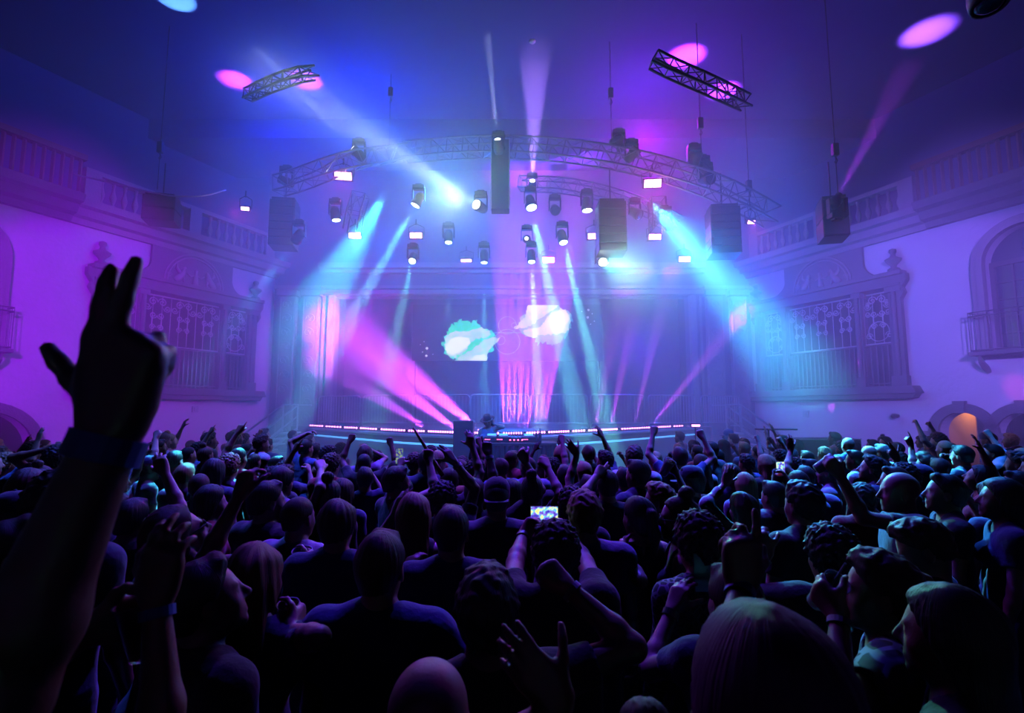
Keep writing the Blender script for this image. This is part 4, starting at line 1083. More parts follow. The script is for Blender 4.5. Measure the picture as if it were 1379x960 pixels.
def hand_prims(w, hd, pn, right, pose, fs=1.0):
    hd = nrm(hd); pn = nrm(np.asarray(pn) - (np.asarray(pn) @ hd) * hd)
    sd = np.cross(hd, pn) * (1 if right else -1)      # towards the thumb
    P_ = []; spread = (.10, .03, -.05, -.14) if pose in ('open', 'wave') else ((.035, -.01, -.02, -.06) if pose == 'two' else (.03, .0, -.02, -.05))
    rows = [(.030, .092, .072, .0098), (.010, .096, .080, .0100), (-.010, .091, .074, .0096), (-.028, .082, .058, .0086)]
    for i, (sx, ml, fl, r) in enumerate(rows):
        a = w + sd * sx * .55 + hd * .012; kn = w + sd * sx + hd * ml - pn * .004
        P_.append(cone(a, kn, .0165, .0125, .016)); P_.append(cone(w + sd * sx * .8 + hd * .03 + pn * .007, w + sd * sx + hd * ml * .86 + pn * .005, .012, .011, .014))
    P_.append(cone(w + sd * .018 + hd * .012 + pn * .006, w + sd * .036 + hd * .055 + pn * .008, .018, .015, .016))
    curls = FING[pose]
    for i, (sx, ml, fl, r) in enumerate(rows):
        p = w + sd * sx + hd * ml - pn * .004; d = nrm(hd + sd * spread[i]); ang = 0
        for j, (seg, rr) in enumerate(((.46, 1.0), (.30, .92), (.24, .84))):
            ang += math.radians(curls[i][j]); dd = nrm(d * math.cos(ang) + pn * math.sin(ang)); q = p + dd * fl * seg * 1.06
            P_.append(cone(p, q, r * rr * fs, r * rr * .93 * fs, .006 if j else .009)); p = q
    sp, cu = curls[4]; sp = math.radians(sp); p = w + sd * .03 + hd * .03 + pn * .008
    d = nrm(hd * math.cos(sp) + sd * math.sin(sp) + pn * .25)
    inward = nrm(-sd * .5 + pn * .8 + hd * .1) if pose in ('fist', 'point', 'grip') else nrm(-sd * .4 + pn * .5)
    ang = 0
    for j, (L_, r) in enumerate(((.040, .0145), (.034, .0115), (.028, .0100))):
        if j: ang += math.radians(cu)
        dd = nrm(d * math.cos(ang) + inward * math.sin(ang)); q = p + dd * L_; P_.append(cone(p, q, r * fs, r * .9 * fs, .010 if j == 0 else .006)); p = q
    return P_
def ik(s, w, l1, l2, pole):
    d = w - s; L_ = np.linalg.norm(d)
    if L_ > (l1 + l2) * .998: w = s + d / L_ * (l1 + l2) * .998; d = w - s; L_ = np.linalg.norm(d)
    a = (l1 * l1 - l2 * l2 + L_ * L_) / (2 * L_); h = math.sqrt(max(l1 * l1 - a * a, 0)); u = d / L_
    pl = np.asarray(pole, dtype=np.float32); pl = nrm(pl - (pl @ u) * u); return s + u * a + pl * h, w
def rotm(yaw, pitch, roll):                            # head turning: yaw to the person's left +, pitch up +, roll
    return np.array((Matrix.Rotation(math.radians(yaw), 3, 'Z') @ Matrix.Rotation(math.radians(pitch), 3, 'X') @ Matrix.Rotation(math.radians(roll), 3, 'Y')), dtype=np.float32)
HC = V(0, .012, 1.632)                                 # head centre of the 1.76 m figure
def pose_person(fem=False, R=None, L=None, head=(0, 0, 0), lean=0.0, wide=1.0):
    """joints and primitives of a standing figure facing +Y"""
    sw = (.155 if fem else .182) * wide; hw = .095 if fem else .088
    J = {'sw': sw, 'lean': lean, 'fem': fem, 'wide': wide}
    HR = rotm(*head); hc = HC + V(0, lean * .5, 0); J['HR'] = HR; J['hc'] = hc
    J['nb'] = V(0, -.012 + lean * .42, 1.475)
    J['ch'] = V(0, lean * .3, 1.30); J['wa'] = V(0, lean * .1, 1.10); J['pe'] = V(0, 0, .95)
    for nm_, sg, A in (('R', 1, R), ('L', -1, L)):
        S = V(sg * sw, -.012 + lean * .38, 1.425)
        if A is None: A = dict(w=(sg * (sw + .07), .10, .86), pose='relax', down=True)
        w = V(*A['w'])
        if w[2] > 1.5: S = S + V(-sg * .015, .0, .045)
        pole = A.get('pole', (sg * .45, -.2, -.8) if w[2] > 1.35 else (sg * .35, -.8, -.3))
        E, w = ik(S, w, .285, .255, pole); J[nm_] = (S, E, w, A)
        hd = A.get('hd'); fd = nrm(w - E); hd = fd if hd is None else nrm(V(*hd)); pn = A.get('pn')
        if pn is None: pn = (0, 1, 0) if w[2] > 1.3 else (-sg, 0, 0)
        J['h' + nm_] = (w, hd, np.array(pn, dtype=np.float32), A.get('pose', 'relax'))
    J['legs'] = [(V(sg * hw, 0, .92), V(sg * .105, .012, .50), V(sg * .115, -.02, .09), V(sg * .13, .13, .035)) for sg in (-1, 1)]
    return J
def torso_prims(J, g=0.0, k=.05, g2=None):
    g2 = g if g2 is None else g2
    w = J['wide']; f = J['fem']; Y_ = V(0, 1, 0); sw = J['sw']; fl = (Y_, .66)
    nb, ch, wa, pe = J['nb'], J['ch'], J['wa'], J['pe']
    P_ = [cone(ch + V(-sw * .42, -.0, .07), ch + V(sw * .42, 0, .07), .118 * w + g, .118 * w + g, k, flat=fl),
          cone(ch + V(0, 0, -.02), wa, (.128 if f else .15) * w + g, (.112 if f else .135) * w + g, k, flat=fl),
          cone(wa, pe + V(0, -.005, .02), (.115 if f else .137) * w + g2, (.150 if f else .142) * w + g2, k, flat=fl),
          cone(nb + V(0, .0, .012), nb + V(-sw * .86, .0, -.055), .045 + g, .05 + g, .05), cone(nb + V(0, .0, .012), nb + V(sw * .86, .0, -.055), .045 + g, .05 + g, .05),
          ell(pe + V(-.07, -.055, -.03), (.085 + g2, .08 + g2, .09 + g2), .05), ell(pe + V(.07, -.055, -.03), (.085 + g2, .08 + g2, .09 + g2), .05)]
    if f: P_ += [ell(ch + V(-.068, .085, .0), (.058 + g, .05 + g, .056 + g), .03), ell(ch + V(.068, .085, .0), (.058 + g, .05 + g, .056 + g), .03)]
    return P_
def body_prims(J, fs=1.0):
    Hm, hc = J['HR'], J['hc']; T_ = lambda x, y, z: hc + Hm @ V(x, y, z)
    P_ = torso_prims(J)
    f = J['fem']; nr = .046 if f else .056
    P_.append(cone(J['nb'] + V(0, 0, -.02), T_(0, -.022, -.045), nr + .006, nr, .035))
    for nm_ in 'RL':
        S, E, w, A = J[nm_]; q = .88 if f else 1.0
        P_.append(ell(S, (.056 * q, .054 * q, .056 * q), .05))
        P_.append(cone(S, E, .052 * q, .040 * q, .04)); m_ = E + (w - E) * .28
        P_.append(cone(E, m_, .040 * q, .041 * q, .02)); P_.append(cone(m_, w, .041 * q, .026 * q, .02))
        P_ += hand_prims(*(J['h' + nm_][:3]), nm_ == 'R', J['h' + nm_][3], fs)
    for (hp, kn, an, to) in J['legs']:
        P_ += [cone(hp, kn, .085, .055, .05), cone(kn, kn + (an - kn) * .35 + V(0, -.012, 0), .055, .056, .03), cone(kn + (an - kn) * .35, an, .054, .036, .03), cone(an + V(0, -.02, -.03), to, .04, .034, .03)]
    # head
    Rt = Hm
    e = lambda c, r, k=.02, op='u': ell(T_(*c), r, k, op, Rt); j = .94 if f else 1.0
    P_ += [e((0, -.012, .036), (.076, .096, .088)), e((0, .022, -.020), (.067, .073, .090), .03), e((0, .034, -.066), (.050 * j, .052, .046), .03), cone(T_(-.012, .076, -.096), T_(.012, .076, -.096), .017 * j, .017 * j, .02),
           e((-.036, .060, -.026), (.026, .022, .026), .02), e((.036, .060, -.026), (.026, .022, .026), .02),
           cone(T_(-.032, .077, .026), T_(.032, .077, .026), .012 * j, .012 * j, .012), 
           e((-.031, .100, .006), (.019, .016, .014), .012, 's'), e((.031, .100, .006), (.019, .016, .014), .012, 's'),
           e((-.031, .077, .005), (.0135, .0125, .011), .003), e((.031, .077, .005), (.0135, .0125, .011), .003),
           cone(T_(0, .088, .018), T_(0, .112, -.022), .0085, .0125 * j, .010), cone(T_(-.012, .098, -.027), T_(.012, .098, -.027), .0085, .0085, .007),
           cone(T_(-.019, .090, -.055), T_(.019, .090, -.055), .0065, .0065, .006), cone(T_(-.016, .090, -.067), T_(.016, .090, -.067), .0075, .0075, .006), cone(T_(-.020, .101, -.0612), T_(.020, .101, -.0612), .0022, .0022, .004, 's')]
    for sg in (-1, 1):
        P_ += [e((sg * .078, -.008, -.004), (.010, .020, .032), .008), e((sg * .090, -.004, .002), (.009, .011, .018), .006, 's'), cone(T_(sg * .078, -.004, -.030), T_(sg * .079, -.002, -.034), .008, .008, .006)]
    return P_
def shirt_prims(J, sleeve=.55, neck='crew'):
    g = .014; P_ = torso_prims(J, g, .055, .034)
    P_ = [p for p in P_]
    for nm_ in 'RL':
        S, E, w, A = J[nm_]; q = .88 if J['fem'] else 1.0
        if sleeve > 0:
            P_.append(ell(S, (.066 * q, .064 * q, .066 * q), .05))
            if sleeve <= 1:
                en = S + (E - S) * sleeve; n = nrm(E - S)
                P_.append(cone(S, S + (E - S) * (sleeve + .12), .066 * q, .060 * q, .045, cut=((en, n),)))
            else:
                P_.append(cone(S, E, .064 * q, .053 * q, .045)); en = E + (w - E) * min(.96, sleeve - 1); n = nrm(w - E)
                P_.append(cone(E, w, .053 * q, .037 * q, .03, cut=((en, n),)))
    if sleeve == 0:
        for nm_, sg in (('R', 1), ('L', -1)):
            S = J[nm_][0]; P_.append(ell(S + V(sg * .035, 0, .0), (.075, .12, .10), .02, 's'))
    nb = J['nb']; r = .062 if not J['fem'] else .07
    P_.append(cone(nb + V(0, .02, -.005 if neck == 'crew' else -.02), nb + V(0, .07, .16), r, r + .03, .008, 's'))
    if neck == 'tank': P_ += [cone(nb + V(0, .02, -.06), nb + V(0, .03, .1), .085, .10, .01, 's')]
    P_.append(half((0, 0, .90), (0, 0, -1), 's'))
    return P_
def folds(p):
    x, y, z = p[..., 0], p[..., 1], p[..., 2]
    return (.0035 * np.sin(38 * z + 9 * x + 3 * np.sin(11 * x + 2 * z)) * np.sin(7 * x + 1) + .003 * np.sin(26 * (x + .5 * z) + 4 * np.sin(8 * z))).astype(np.float32)
def trouser_prims(J):
    g = .016; f = J['fem']; pe = J['pe']; P_ = [cone(pe + V(0, -.005, .06), pe + V(0, -.01, -.02), .13 + g, .145 + g, .05, flat=(V(0, 1, 0), .66)), ell(pe + V(-.07, -.055, -.03), (.085 + g, .08 + g, .09 + g), .05), ell(pe + V(.07, -.055, -.03), (.085 + g, .08 + g, .09 + g), .05)]
    for (hp, kn, an, to) in J['legs']:
        P_ += [cone(hp, kn, .088 + g, .06 + g, .05), cone(kn, an + V(0, 0, -.02), .062 + g, .048 + g, .03, cut=((an + V(0, 0, -.03), V(0, 0, -1)),))]
    P_.append(half((0, 0, 1.03), (0, 0, 1), 's')); return P_

# ---- hair and hats, built about the head centre, then placed with the head's own turn
def strands(amp, fr):
    def f(p):
        x, y, z = p[..., 0], p[..., 1], p[..., 2]; a = np.arctan2(x, -y + .02)
        return (amp * np.sin(fr * a + 2 * np.sin(5 * z)) * (.6 + .4 * np.sin(2.7 * a + 9 * z)) + 1.4 * amp * np.sin(38 * x + 3) * np.sin(33 * z + 7 * y)).astype(np.float32)
    return f
def curls_(amp, fr):
    def f(p):
        x, y, z = p[..., 0] * fr, p[..., 1] * fr, p[..., 2] * fr
        return (amp * (np.sin(x + 1.3 * np.sin(y * .8)) * np.sin(y + 1.1 * np.sin(z)) * np.sin(z + np.sin(x)))).astype(np.float32) * 1.6
    return f
HAIRS = {}
def hair_mesh(kind):
    if kind in HAIRS: return HAIRS[kind]
    cap = lambda g: [ell((0, -.014, .040), (.077 + g, .097 + g, .088 + g), .02), cone((0, -.05, .02), (0, -.055, -.045), .066 + g * .7, .052 + g * .4, .03)]
    face = [half((0, .052, .062), (0, .78, -.62), 's', .012)]
    ears = [ell((sg * .088, .0, -.006), (.02, .026, .034), .008, 's') for sg in (-1, 1)]
    h = .0075; fr = None
    if kind == 'short': pr = cap(.011) + [cone((-.03, .05, .115), (.03, .055, .112), .02, .02, .03)] + face + ears + [half((0, 0, -.062), (0, 0, -1), 's', .01)]; fr = strands(.0022, 34)
    elif kind == 'buzz': pr = cap(.0035) + face + ears + [half((0, 0, -.05), (0, 0, -1), 's', .006)]; h = .006
    elif kind == 'fringe': pr = cap(.02) + [cone((-.045, .06, .085), (.045, .07, .075), .022, .022, .03)] + [half((0, .075, .05), (0, .9, -.45), 's', .012)] + [half((0, 0, -.06), (0, 0, -1), 's', .01)]; fr = strands(.004, 22)
    elif kind == 'tousled': pr = cap(.017) + [ell((0, .03, .115), (.06, .05, .03), .03)] + face + ears + [half((0, 0, -.058), (0, 0, -1), 's', .01)]; fr = curls_(.006, 85)
    elif kind == 'curly': pr = cap(.026) + [ell((0, .0, .10), (.075, .085, .05), .04)] + face + [half((0, 0, -.065), (0, 0, -1), 's', .014)]; fr = curls_(.009, 110)
    elif kind in ('long', 'wavy', 'verylong'):
        ln = {'long': -.30, 'wavy': -.34, 'verylong': -.46}[kind]
        pr = cap(.018) + [cone((-.045, -.055, .0), (-.06, -.095, ln), .05, .052, .04), cone((.045, -.055, .0), (.06, -.095, ln), .05, .052, .04), cone((0, -.07, .0), (0, -.115, ln - .03), .05, .05, .04),
             cone((-.078, .0, .01), (-.088, -.02, -.2), .022, .024, .02), cone((.078, .0, .01), (.088, -.02, -.2), .022, .024, .02)] + [half((0, .06, .062), (0, .86, -.5), 's', .012)]
        fr = strands(.005, 16) if kind == 'wavy' else strands(.003, 30)
    elif kind == 'ponytail': pr = cap(.010) + [ell((0, -.125, .05), (.026, .026, .026), .015), cone((0, -.135, .045), (0, -.155, -.06), .028, .034, .02), cone((0, -.155, -.06), (.01, -.13, -.22), .034, .012, .02)] + face + ears; fr = strands(.0025, 30)
    elif kind == 'bun': pr = cap(.010) + [ell((0, -.05, .155), (.045, .045, .04), .014)] + face + ears + [half((0, 0, -.062), (0, 0, -1), 's', .01)]; fr = strands(.003, 30)
    elif kind == 'bob': pr = cap(.022) + [cone((-.07, -.02, .0), (-.078, -.01, -.12), .035, .03, .03), cone((.07, -.02, .0), (.078, -.01, -.12), .035, .03, .03), cone((0, -.06, .0), (0, -.075, -.13), .06, .05, .04)] + [half((0, .06, .062), (0, .86, -.5), 's', .012)]; fr = strands(.0025, 34)
    o = grow('hair', pr, h, 'hair_black', fr); me = o.data; bpy.data.objects.remove(o); HAIRS[kind] = me; return me
def add_mesh_child(name, me, m, parent, hc, HR):
    o = bpy.data.objects.new(name, me); COL.objects.link(o); o.parent = parent
    M = Matrix([[float(v) for v in r] for r in HR]).to_4x4(); M.translation = Vector([float(v) for v in hc]); o.matrix_local = M
    if m:
        o.material_slots[0].link = 'OBJECT'; o.material_slots[0].material = MATS[m]
    return o
def hat_meshes(kind):
    if ('hat', kind) in HAIRS: return HAIRS[('hat', kind)]
    A, B_ = MB(), MB()
    if kind == 'cap':
        A.lathe([(.092, -.01), (.096, .03), (.092, .07), (.072, .105), (.035, .125), (.0, .13)], Matrix.Translation((0, -.012, .03)) @ Matrix.Diagonal((.92, 1.12, 1, 1)), 28, cap=False)
        A.lathe([(.088, -.01), (.092, .03), (.088, .068), (.069, .101), (.033, .121), (.0, .126)], Matrix.Translation((0, -.012, .03)) @ Matrix.Diagonal((.92, 1.12, 1, 1)), 28, cap=False)
        A.lathe([(.0, 0), (.008, 0), (.008, .006), (0, .009)], Matrix.Translation((0, -.012, .157)), 10)
        out = [(.0, .0)]; pl = [(.078 * math.sin(a), .085 + .08 * math.cos(a)) for a in [(-PI / 2) + PI * k / 14 for k in range(15)]]
        inn = [(-.078 * math.sin(a) * -1 * -1, .07 + .022 * math.cos(a)) for a in [(-PI / 2) + PI * k / 14 for k in range(15)]]
        B_.prism(pl + [(.076, .06), (.04, .082), (0, .09), (-.04, .082), (-.076, .06)], lambda u, v, d: Vector((u, v, d + .028 - 1.8 * u * u - (v - .08) * .12)), 0, .005)
    elif kind == 'brim':
        A.lathe([(.085, .0), (.09, .03), (.086, .09), (.07, .12), (.03, .115), (0, .11)], Matrix.Translation((0, -.01, .04)) @ Matrix.Diagonal((.95, 1.12, 1, 1)), 28, cap=False)
        B_.lathe([(.084, .0), (.13, .0), (.172, .016), (.172, .021), (.13, .006), (.084, .006)], Matrix.Translation((0, -.01, .042)) @ Matrix.Diagonal((.95, 1.1, 1, 1)), 32, cap=False)
    elif kind == 'band':
        B_.lathe([(.083, .0), (.087, .01), (.086, .04), (.081, .05)], Matrix.Translation((0, -.012, .035)) @ Matrix.Diagonal((.95, 1.18, 1, 1)), 28, cap=False); A = B_
    a = A.build('crown', 'cloth_black', smooth=True); me = a.data; bpy.data.objects.remove(a)
    b = B_.build('brim', 'cloth_black', smooth=True); mb = b.data; bpy.data.objects.remove(b)
    HAIRS[('hat', kind)] = (me, mb); return me, mb
def add_hat(root, J, kind, m, flip=False):
    HR = J['HR'] @ (rotm(180, 0, 0) if flip else rotm(0, 0, 0)); me, mb = hat_meshes(kind)
    o = add_mesh_child('hat' if kind == 'brim' else ('headband' if kind == 'band' else 'cap'), me, m, root, J['hc'], HR)
    if kind != 'band':
        b = bpy.data.objects.new('brim', mb); COL.objects.link(b); b.parent = o
        b.material_slots[0].link = 'OBJECT'; b.material_slots[0].material = MATS[m if kind == 'brim' or not flip else 'cloth_white' if m == 'cloth_black' and flip else m]
def ring_mesh(r, wd, n=20):
    k = ('ring', round(r, 4), wd)
    if k in HAIRS: return HAIRS[k]
    q = MB().lathe([(r, -wd / 2), (r + .003, -wd / 2), (r + .003, wd / 2), (r, wd / 2), (r, -wd / 2)], None, n, cap=False).build('wristband', 'band_white', smooth=False); me = q.data; bpy.data.objects.remove(q); HAIRS[k] = me; return me
def add_band(root, J, arm, m='band_white', back=.035, wd=.022, name='wristband'):
    S, E, w, A = J[arm]; n = nrm(w - E); c = w - n * back; q = .88 if J['fem'] else 1
    r = (.026 + (.041 - .026) * (back / (.255 * .72))) * q + .0045
    o = bpy.data.objects.new(name, ring_mesh(r, wd)); COL.objects.link(o); o.parent = root
    M = Vector([float(v) for v in n]).to_track_quat('Z', 'Y').to_matrix().to_4x4(); M.translation = Vector([float(v) for v in c]); o.matrix_local = M
    o.material_slots[0].link = 'OBJECT'; o.material_slots[0].material = MATS[m]; return o
def glasses(root, J, m='watch_black', up=0.0):
    q = MB()
    for sg in (-1, 1):
        q.tube([(sg * .033 + .024 * math.cos(a), .099, .006 + up + .019 * math.sin(a)) for a in [2 * PI * k / 16 for k in range(17)]], .0025, 5)
        q.tube([(sg * .057, .098, .01 + up), (sg * .08, .06, .012 + up), (sg * .084, -.01, .008 + up)], .0025, 5)
        q.lathe([(0, 0), (.022, 0), (.022, .002), (0, .002)], Matrix.Translation((sg * .033, .1, .006 + up)) @ Matrix.Rotation(PI / 2, 4, 'X') @ Matrix.Diagonal((1, .82, 1, 1)), 14, cap=False)
    q.tube([(-.01, .102, .01 + up), (.01, .102, .01 + up)], .0025, 5)
    o = q.build('sunglasses', m, root, smooth=True); M = Matrix([[float(v) for v in r] for r in J['HR']]).to_4x4(); M.translation = Vector([float(v) for v in J['hc']]); o.matrix_local = M

def make_person(label=None, fem=False, R=None, L=None, head=(0, 0, 0), hair='short', hc='hair_black', skin='skin_tan', shirt='black', sleeve=.55, neck='crew', trousers='denim',
                h=.008, lean=0, wide=1.0, hat=None, hatm='cloth_black', flip=False, bands=(), shades=False, group=None, low=True):
    J = pose_person(fem, R, L, head, lean, wide)
    b = grow('person', body_prims(J), h, skin); settag(b, label, 'person', group)
    grow('shirt', shirt_prims(J, sleeve, neck), max(h, .009), 'cloth_' + shirt, folds, b)
    grow('trousers', trouser_prims(J), .016, 'cloth_' + trousers, None, b)
    if hair and hair != 'bald': add_mesh_child('hair', hair_mesh(hair), hc, b, J['hc'], J['HR'])
    if hat: add_hat(b, J, hat, hatm, flip)
    for bd in bands: add_band(b, J, *bd)
    if shades: glasses(b, J)
    return b, J
def to_world(b, v): return b.matrix_basis @ Vector([float(x) for x in v])
# ================================================================ the crowd
PLACED = []
def loc_arm(A, loc, yaw, s):
    if A is None: return None
    A = dict(A); Rm = Matrix.Rotation(-yaw, 3, 'Z')
    if 'p' in A: A['w'] = tuple(Rm @ ((P(*A['p']) - loc) / s)); del A['p']
    elif 'l' in A: A['w'] = A['l']
    for k in ('pn', 'hd', 'pole'):
        if k in A and not A.get('loc'): A[k] = tuple(Rm @ Vector(A[k]))
    return A
def hero(px, yt, Y, label, yaw=0, R=None, L=None, **k):
    top = P(px, yt, Y); s = top.z / (1.767 if k.get('hair') != 'bald' else 1.756); loc = Vector((top.x, top.y, 0)); yr = math.radians(yaw)
    b, J = make_person(label, R=loc_arm(R, loc, yr, s), L=loc_arm(L, loc, yr, s), **k)
    b.location = loc; b.rotation_euler = (0, 0, yr); b.scale = (s, s, s); PLACED.append((loc.x, loc.y))
    b.matrix_basis  # keep the basis current
    return b, J
def hand_frame(b, J, arm):
    w, hd, pn, pose = J['h' + arm]; hd = nrm(hd); pn = nrm(pn - (pn @ hd) * hd); sd = np.cross(hd, pn) * (1 if arm == 'R' else -1)
    M = Matrix.LocRotScale(b.location, b.rotation_euler, b.scale); m3 = Matrix.Rotation(b.rotation_euler.z, 3, 'Z')
    f = lambda v: M @ Vector([float(x) for x in v]); g = lambda v: (m3 @ Vector([float(x) for x in v])).normalized()
    return f, g, w, hd, pn, sd
def frame(z, x):
    z = Vector(z).normalized(); x = Vector(x); x = (x - z * x.dot(z)).normalized(); y = z.cross(x)
    return Matrix((x, y, z)).transposed()
def cup(b, J, arm, label, drink=None, r=.038, hh=.12, full=.6, straw=False, cat='cup'):
    f, g, w, hd, pn, sd = hand_frame(b, J, arm); c = f(w + hd * .085 + pn * .045 - sd * .02); R3 = frame(g(sd), g(hd))
    T = thing('plastic_cup', label, cat, c - R3 @ Vector((0, 0, hh / 2))); T.rotation_euler = R3.to_euler()
    MB().lathe([(.0, 0), (r * .72, 0), (r * .74, .004), (r, hh), (r * 1.06, hh + .003), (r * 1.06, hh + .006), (r * .97, hh + .004), (r * .97, hh), (r * .71, .006), (0, .006)], None, 24, cap=False).build('cup_wall', 'cup_clear', T, smooth=True)
    if drink: MB().lathe([(0, .008), (r * .69, .008), (r * (.71 + .25 * full), hh * full), (0, hh * full)], None, 20, cap=False).build('drink', drink, T, smooth=True)
    if straw: MB().tube([(-.01, 0, .01), (.02, 0, hh + .07)], .0035, 8).build('straw', 'band_white', T)
    return T
def screen_mat(nm, seed, strength):
    m = bpy.data.materials.new(nm); m.use_nodes = True; N = m.node_tree.nodes; L = m.node_tree.links; b_ = N['Principled BSDF']
    tc = N.new('ShaderNodeTexCoord'); nz = N.new('ShaderNodeTexNoise'); nz.inputs['Scale'].default_value = 45; nz.inputs['Detail'].default_value = 2
    mp = N.new('ShaderNodeMapping'); mp.inputs['Location'].default_value = (seed, seed * 2, 0)
    cr = N.new('ShaderNodeValToRGB'); e = cr.color_ramp.elements; e[0].position = .36; e[0].color = (.05, .05, .6, 1); e[1].position = .66; e[1].color = (1, 1, .3, 1)
    for p, c in ((.45, (.35, .15, .9, 1)), (.52, (.05, .75, .9, 1)), (.58, (.8, .9, .7, 1))): x = e.new(p); x.color = c
    L.new(tc.outputs['Object'], mp.inputs[0]); L.new(mp.outputs[0], nz.inputs['Vector']); L.new(nz.outputs['Fac'], cr.inputs[0]); L.new(cr.outputs[0], b_.inputs['Emission Color'])
    b_.inputs['Emission Strength'].default_value = strength; b_.inputs['Base Color'].default_value = (0, 0, 0, 1); MATS[nm] = m
screen_mat('phone_picture', 3.0, 1.1); screen_mat('phone_picture_dim', 8.0, .35)
def phone(pos, facing, up, label, m='phone_picture', lit=True):
    R3 = frame(-Vector(facing).normalized(), Vector(up).cross(-Vector(facing)))   # local z points away from the viewer, y up
    T = thing('phone', label, 'phone', pos); T.rotation_euler = R3.to_euler()
    w_, l_ = .076, .155
    MB().box((0, 0, 0), (w_, l_, .009)).build('case', 'phone_case', T, bevel=.003)
    MB().box((0, 0, -.0052), (w_ * .92, l_ * .95, .001)).build('screen', m if lit else 'lens_off', T)
    MB().box((-w_ * .25, l_ * .36, .006), (w_ * .3, l_ * .2, .003)).build('camera_bump', 'phone_case', T, bevel=.001)
    return T
CUPH = dict(pose='grip', hd=(0, 1, .15))
def ch(p, arm='R'): return dict(p=p, pose='grip', hd=(0, 1, .25), pn=(-1, 0, 0) if arm == 'R' else (1, 0, 0))
UPF = dict(pn=(0, 1, 0))
if PEOPLE:
    # ---------------- nearest people
    top = Vector((-.86, .60, 0))
    s_ = 1.11; A = loc_arm(dict(p=(152, 580, .60), pose='two', pn=(0, 1, .05), hd=(.10, -.02, 1), pole=(-.2, -.2, -1)), top, 0, s_)
    b, J = make_person('person cut off at the edge, huge bare arm, two fingers up, blue wristband', R=A, hair='short', shirt='black', skin='skin_brown', h=.0058, bands=())
    add_band(b, J, 'R', 'band_blue', .018, .026); b.location = top; b.scale = (s_,) * 3; PLACED.append((top.x, top.y))
    b, J = hero(30, 985, .95, 'dark-haired person low at the edge, raising a half-closed hand with a wide blue wristband', fem=True, R=dict(p=(211, 812, 1.0), pose='wave', pn=(0, 1, 0), hd=(.0, .15, 1)), L=dict(p=(120, 850, 1.02), pose='grip', hd=(.8, .5, .2), pn=(.4, -.7, 0)), hair='long', shirt='black', skin='skin_tan', h=.0065)
    add_band(b, J, 'R', 'band_blue', .018, .02); cup(b, J, 'L', 'clear tumbler glinting beside the hand with the wide blue wristband', 'drink_gold', .036, .10, .2)
    b, J = hero(279, 752, 1.68, 'man in black looking up sideways, ear and cheek lit, beside the long-haired blond woman', yaw=-32, head=(-22, 16, 0), hair='short', hc='hair_black', skin='skin_light', shirt='black', h=.0065)
    b, J = hero(345, 735, 1.95, 'woman with long wavy blond hair holding a cup, one arm raised', yaw=0, head=(-12, 0, 0), fem=True, hair='wavy', hc='hair_blond', skin='skin_light', shirt='navy', R=ch((392, 848, 1.92)), L=dict(p=(322, 668, 2.15), pose='flop', pn=(.4, .9, 0), hd=(.15, .3, 1)), h=.007)
    cup(b, J, 'R', 'clear cup rim shining in the hand of the wavy blond woman')
    b, J = hero(513, 717, 1.95, 'broad man in a plain blue tee seen from behind, elbow out, in the lower middle', yaw=-4, hair='short', hc='hair_brown', skin='skin_light', shirt='blue', wide=1.12, R=dict(p=(640, 860, 2.15), pose='relax', pn=(0, 0, -1), pole=(.6, -.2, -.6)), h=.007)
    b, J = hero(656, 768, 1.57, 'man with short tousled black hair, both ears showing, right fist raised with white wristband', hair='tousled', skin='skin_tan', shirt='black', R=dict(p=(764, 790, 1.72), pose='fist', pn=(-.6, .8, 0), pole=(.5, -.5, -.7)), h=.0065)
    add_band(b, J, 'R', 'band_white', .02, .02)
    hero(577, 893, 1.04, 'bald head with pink and blue highlights at the bottom edge', hair='bald', skin='skin_light', shirt='black', h=.0055, head=(0, -6, 0))
    b, J = hero(865, 975, .92, 'person below the edge of view stretching a spread hand up', fem=True, hair='bun', skin='skin_tan', L=dict(p=(757, 952, 1.02), pose='open', hd=(-.75, .2, .75), pn=(-.2, 1, .1)), shirt='black', h=.0065)
    b, J = hero(1035, 828, .80, 'person with big plum-tinted hair close by, crooked finger raised on a wristbanded arm', fem=True, hair='bob', hc='hair_plum', skin='skin_brown', shirt='black', R=None, L=dict(p=(1002, 775, 1.28), pose='claw', hd=(.12, .1, 1), pn=(0, 1, 0), pole=(.3, -.2, -1)), h=.006)
    add_band(b, J, 'L', 'band_blue', .012, .022)
    b, J = hero(988, 765, 1.85, 'person in dark blue behind the raised finger, holding up a phone and a red drink', yaw=8, hair='short', hc='hair_brown', skin='skin_light', shirt='navy', L=dict(p=(905, 822, 2.15), pose='wave', hd=(.55, .3, .9), pn=(.7, .6, 0), pole=(-.6, -.2, -.8)), R=dict(p=(952, 862, 2.25), pose='grip', hd=(-.15, 1, .3), pn=(-1, -.1, 0), pole=(.6, -.2, -.8)), h=.0065)
    add_band(b, J, 'L', 'watch_black', .02, .028, 'watch')
    phone(P(946, 771, 2.25), (0, -1, .05), (0, 0, 1), 'dark phone held upright above the red drink', 'phone_picture_dim', False)
    cup(b, J, 'R', 'clear cup with bright red drink under the upright phone', 'drink_red', .04, .11, .45)
    b, J = hero(1187, 745, 1.75, 'man in a printed shirt turned sideways, tousled lit hair, wristbanded hand raised', yaw=52, head=(8, 0, 0), hair='tousled', hc='hair_brown', skin='skin_tan', shirt='printed', L=dict(p=(1131, 832, 1.62), pose='grip', hd=(-.3, .7, .7), pn=(.8, .3, 0)), h=.0068)
    add_band(b, J, 'L', 'band_white', .018, .018); cup(b, J, 'L', 'clear cup with a straw before the man in the printed shirt', None, straw=True)
